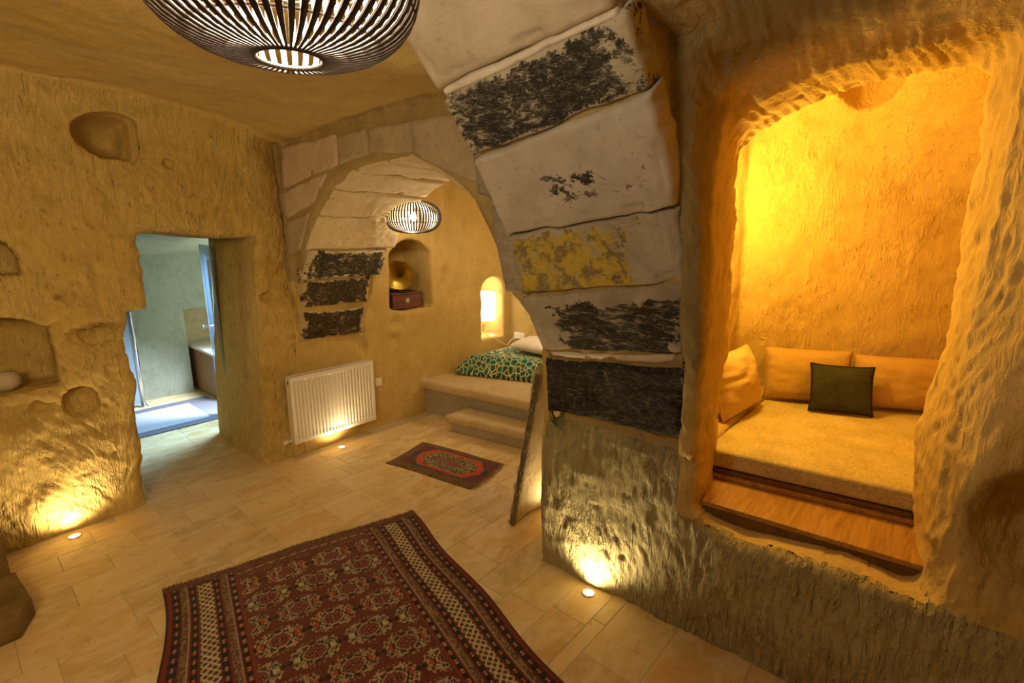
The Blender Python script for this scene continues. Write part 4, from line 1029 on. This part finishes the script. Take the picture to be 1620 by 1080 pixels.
def hoop_me(r, z, q, nm, mt):
    mb = MB().tube(torus_pts(r, z), q, 6, False, True); me = mesh(nm, mb.v, mb.f, True); me.materials.append(mt); return me
H_ = [hoop_me(.0625, -.139, .005, 'end_ring', M['stick']), hoop_me(.0625, .139, .005, 'end_ring', M['stick']), hoop_me(.236, .048, .0028, 'hoop', M['stick']), hoop_me(.236, -.048, .0028, 'hoop', M['stick']), hoop_me(.168, -.112, .0028, 'hoop', M['stick']), hoop_me(.168, .112, .0028, 'hoop', M['stick'])]
def pendant_lamp(loc, label, top, cup_z):
    t = thing('pendant_lamp', label, 'lamp', loc, group='slatted oval pendant lamps')
    for k in range(NR):
        o = link('rattan_rib', ME_R, None, t); o.rotation_euler = (0, 0, 2 * math.pi * k / NR)
        o = link('white_slat', ME_L, None, t); o.rotation_euler = (0, 0, 2 * math.pi * k / NR)
    for h in H_: link(h.name.split('.')[0], h, None, t)
    MB().lathe([(.0005, -.034), (.018, -.030), (.030, -.012), (.031, .004), (.024, .022), (.013, .036), (.013, .05)], 20).build('bulb', M['bulb'], t, True)
    MB().lathe([(.0005, .05), (.020, .05), (.022, .085), (.012, .10), (.0005, .10)], 16).build('bulb_holder', M['cup'], t, True)
    sp = MB()
    for a in range(3): th = 2 * math.pi * a / 3; sp.tube([(.012 * math.cos(th), .012 * math.sin(th), .095), (.062 * math.cos(th), .062 * math.sin(th), .139)], .002, 5)
    sp.build('spider', M['stick'], t, True)
    MB().tube([(0, 0, .10), (0, 0, top)], .0025, 6).build('cord', M['cord'], t, True)
    MB().lathe([(.0005, top - .085), (.026, top - .085), (.030, top - .083), (.050, top), (.0005, top)], 24).build('ceiling_cup', M['cup'], t, True)
    return t
pendant_lamp((0.515, 1.01, 2.365), 'large dark slatted oval pendant lamp hanging nearest, top left above the rug', .46, 0)
pendant_lamp((2.875, 3.665, 2.045), 'dark slatted oval pendant lamp hanging in the bedroom beyond the arch', .375, 0)

# ------------------------------------------------------------------ leaning stone slab
def slab():
    a, b = 16, 44; Vf = []; 
    P = np.zeros((a, b, 3))
    for i in range(a):
        for j in range(b):
            u = i / (a - 1); w = j / (b - 1)
            xl = 2.29 + .0 * w; xr = 2.66 - .05 * w
            z = w * (1.135 - .05 * (2 * u - 1) ** 2 - .02 * u); x = xl + (xr - xl) * u
            if i == 0: x += .004 * math.sin(j * 1.1)
            y = 1.985 - .205 * w; P[i, j] = (x, y, z + .004)
    n = np.array([0, -1, -.18]); n /= np.linalg.norm(n)
    return patch(P, np.broadcast_to(n, P.shape).copy(), 'stone_slab', M['slab'], None, .030, .008, .005, 91)
M['slab'] = rock('slab_stone', (.50, .41, .22), (.24, .18, .09), (.60, .50, .28), (0, R(35), 0), (22, 22, 8), .6, .012, .3)
sl = slab()
ed = MB(); pv = None
vv_ = []; ff_ = []
for j in range(60):
    w = j / 59; y = 1.985 - .205 * w; z = w * 1.08 + .004; a_ = .006 * math.sin(j * 2.1) + .005 * math.sin(j * .7)
    for dx, dy in ((.010, -.003), (-.004 + a_, -.002), (-.008 + a_, .014), (-.004 - a_ * .5, .028), (.010, .030)): vv_.append((2.29 + dx, y + dy, z + dy * .18))
for j in range(59):
    for k in range(4): ff_.append((j * 5 + k, (j + 1) * 5 + k, (j + 1) * 5 + k + 1, j * 5 + k + 1))
ed.add(vv_, ff_).build('broken_edge', rock('slab_edge_rock', (.22, .17, .09), (.10, .075, .04), (.3, .24, .13), (0, 0, 0), (40, 40, 40), 1.0, .02, .3), sl)['label'] = 'dark rough broken edge'
tag(sl, 'tall thin stone slab leaning against the far side of the pillar', 'stone slab')

# ------------------------------------------------------------------ stone steps at the lower left
M['step'] = rock('dark_worn_step', (.20, .135, .045), (.10, .065, .022), (.28, .19, .07), (R(0), R(0), R(20)), (12, 12, 40), .5, .01, .3)
ss = thing('stone_steps', 'dark worn stone steps at the lower left beside the rough wall', 'steps')
MB().add(*prism([(-.75, 3.08), (.02, 3.14), (.085, 3.30), (.055, 3.62), (-.75, 3.62)], 0, .115, .016, 3, .005, 5)).build('lower_step', M['step'], ss, True)
MB().add(*prism([(-.75, 3.54), (-.03, 3.56), (.035, 3.66), (.03, 4.06), (-.75, 4.12)], 0, .42, .022, 3, .005, 8)).build('upper_step', M['step'], ss, True)
# pale thing at the edge of the lower wall niche
lb = MB(); lb.lathe([(.0005, 0), (.05, .0), (.075, .03), (.08, .07), (.06, .105), (.0005, .115)], 18)
o = lb.build('pale_stone', simple('pale_pebble', (.50, .42, .28), .9, .1, grain=.2, gscale=20), None, True); o.location = (.20, 4.28, .968); tag(o, 'rounded pale stone lying in the lower left wall niche', 'stone')

# ------------------------------------------------------------------ the room beyond the doorway
def rock_panel(name, c4, nrm, mat, amp=.02, res=.06, kind='structure', parent=None):
    c4 = np.array(c4, float); a = max(3, int(np.linalg.norm(c4[1] - c4[0]) / res)); b = max(3, int(np.linalg.norm(c4[3] - c4[0]) / res))
    U, W = np.meshgrid(np.linspace(0, 1, a), np.linspace(0, 1, b), indexing='ij'); U = U[..., None]; W = W[..., None]
    P = c4[0] * (1 - U) * (1 - W) + c4[1] * U * (1 - W) + c4[2] * U * W + c4[3] * (1 - U) * W
    f = P.reshape(-1, 3); f = f + np.array(nrm, float) * (vnoise(f, 2.2, 61) * amp + vnoise(f, 7, 62) * amp * .4)[:, None]
    idx = np.arange(a * b).reshape(a, b); q = np.stack([idx[:-1, :-1], idx[1:, :-1], idx[1:, 1:], idx[:-1, 1:]], -1).reshape(-1, 4)
    n = np.cross(f[q[0][1]] - f[q[0][0]], f[q[0][3]] - f[q[0][0]])
    if n @ np.array(nrm) < 0: q = q[:, ::-1]
    return link(name, fast_mesh(name, f, q), mat, parent, kind)
CM = M['corridor']
rock_panel('wall_corridor_back', [(-.2, 6.9, 0), (1.93, 6.9, 0), (1.93, 6.9, 1.9), (-.2, 6.9, 1.9)], (0, -1, 0), CM)
rock_panel('wall_corridor_recess', [(1.93, 6.9, 0), (1.93, 7.3, 0), (1.93, 7.3, 1.05), (1.93, 6.9, 1.05)], (1, 0, 0), CM, .01)
rock_panel('wall_corridor_recess_back', [(1.93, 7.25, 0), (3.3, 7.25, 0), (3.3, 7.25, 1.1), (1.93, 7.25, 1.1)], (0, -1, 0), M['sandstone'], .01)
rock_panel('wall_corridor_upper', [(1.93, 6.9, 1.02), (3.3, 6.9, 1.02), (3.3, 6.9, 1.9), (1.93, 6.9, 1.9)], (0, -1, 0), CM, .01)
rock_panel('wall_corridor_left', [(-.2, 5.0, 0), (-.2, 6.9, 0), (-.2, 6.9, 2.1), (-.2, 5.0, 2.1)], (1, 0, 0), CM)
rock_panel('wall_corridor_right', [(3.2, 5.0, 0), (3.2, 7.3, 0), (3.2, 7.3, 2.1), (3.2, 5.0, 2.1)], (-1, 0, 0), CM)
rock_panel('wall_corridor_front_left', [(-.3, 5.12, 0), (.68, 5.12, 0), (.68, 5.12, 2.1), (-.3, 5.12, 2.1)], (0, 1, 0), CM)
rock_panel('wall_corridor_front_right', [(1.70, 5.12, 0), (3.3, 5.12, 0), (3.3, 5.12, 2.1), (1.70, 5.12, 2.1)], (0, 1, 0), CM)
rock_panel('ceiling_corridor', [(-.3, 5.05, 2.02), (3.3, 5.05, 2.02), (3.3, 7.35, 1.58), (-.3, 7.35, 1.58)], (0, 0, -1), CM, .012)
def glass_mat():
    t = NT('pale_blue_glass', .08, .5); t.t.nodes.remove(t.b); g = t.n('ShaderNodeBsdfGlossy'); g.inputs['Roughness'].default_value = .08; g.inputs['Color'].default_value = (.8, .9, 1, 1)
    tr = t.n('ShaderNodeBsdfTransparent'); tr.inputs[0].default_value = (.72, .84, .92, 1); d = t.n('ShaderNodeBsdfDiffuse'); d.inputs[0].default_value = (.42, .50, .55, 1)
    m1 = t.n('ShaderNodeMixShader'); m1.inputs[0].default_value = .42; t.l(tr.outputs[0], m1.inputs[1]); t.l(d.outputs[0], m1.inputs[2])
    m2 = t.n('ShaderNodeMixShader'); m2.inputs[0].default_value = .10; t.l(m1.outputs[0], m2.inputs[1]); t.l(g.outputs[0], m2.inputs[2]); t.l(m2.outputs[0], t.out.inputs[0]); return t.m
M['glass'] = glass_mat()
gd = thing('glass_door', 'open frameless glass door with steel edge profile, right side of the doorway', 'door', (1.66, 4.97, 0), (0, 0, R(-12)))
MB().box(-.005, 0, .02, .005, .80, 1.80, .002).build('glass_pane', M['glass'], gd)
MB().box(-.012, .24, .02, .012, .275, 1.66, .003).build('edge_profile', M['steel'], gd)
MB().tube([(-.05, .72, .98), (.05, .72, .98)], .009, 8).tube([(-.055, .72, .98), (-.075, .72, .98)], .018, 12).build('door_knob', M['steel'], gd, True)
tb = thing('glass_screen', 'glass screen with a polished steel post, left side beyond the doorway', 'screen', (1.36, 6.68, 0))
MB().tube([(0, 0, .0), (0, 0, 1.62)], .024, 14).build('post', M['steel'], tb, True)
MB().box(-.62, -.004, .03, -.02, .004, 1.60, .001).build('glass_pane', M['glass'], tb)
MB().lathe([(.0005, .002), (.045, .002), (.045, .012), (.024, .016)], 18).build('base_flange', M['steel'], tb, True)
vn = thing('wooden_cabinet', 'brown wooden side of a low tub or cabinet beyond the doorway', 'cabinet')
MB().box(1.99, 6.12, .01, 2.9, 7.2, .54, .006).build('wooden_side', M['vwood'] if 'vwood' in M else simple('reddish_panel', (.30, .15, .06), .45, .3, grain=.15, gscale=12), vn)
MB().box(1.96, 6.09, .54, 2.93, 7.23, .575, .006).build('top_rim', M['white_enamel'], vn)
ylo = MB().lathe([(.0005, 0), (.05, 0), (.06, .02), (.085, .10), (.08, .12), (.0005, .11)], 18).build('yellow_lamp', simple('yellow_glow', (.9, .7, .05), emit=(1, .75, .03), estr=2.6), None, True); ylo.location = (2.30, 6.62, .577); tag(ylo, 'small glowing yellow lamp on the cabinet beyond the doorway', 'lamp')
gm = MB().box(.75, 5.62, .002, 1.95, 6.55, .012, .002).build('bath_mat', simple('grey_mat', (.13, .125, .13), .95, .05, grain=.15, gscale=200)); MB().box(.87, 5.74, .0115, 1.72, 6.40, .0145).build('light_field', simple('pale_mat_field', (.34, .34, .33), .95, .05, grain=.1, gscale=200), gm)
tag(gm, 'flat grey mat with a pale centre on the floor beyond the doorway', 'mat')
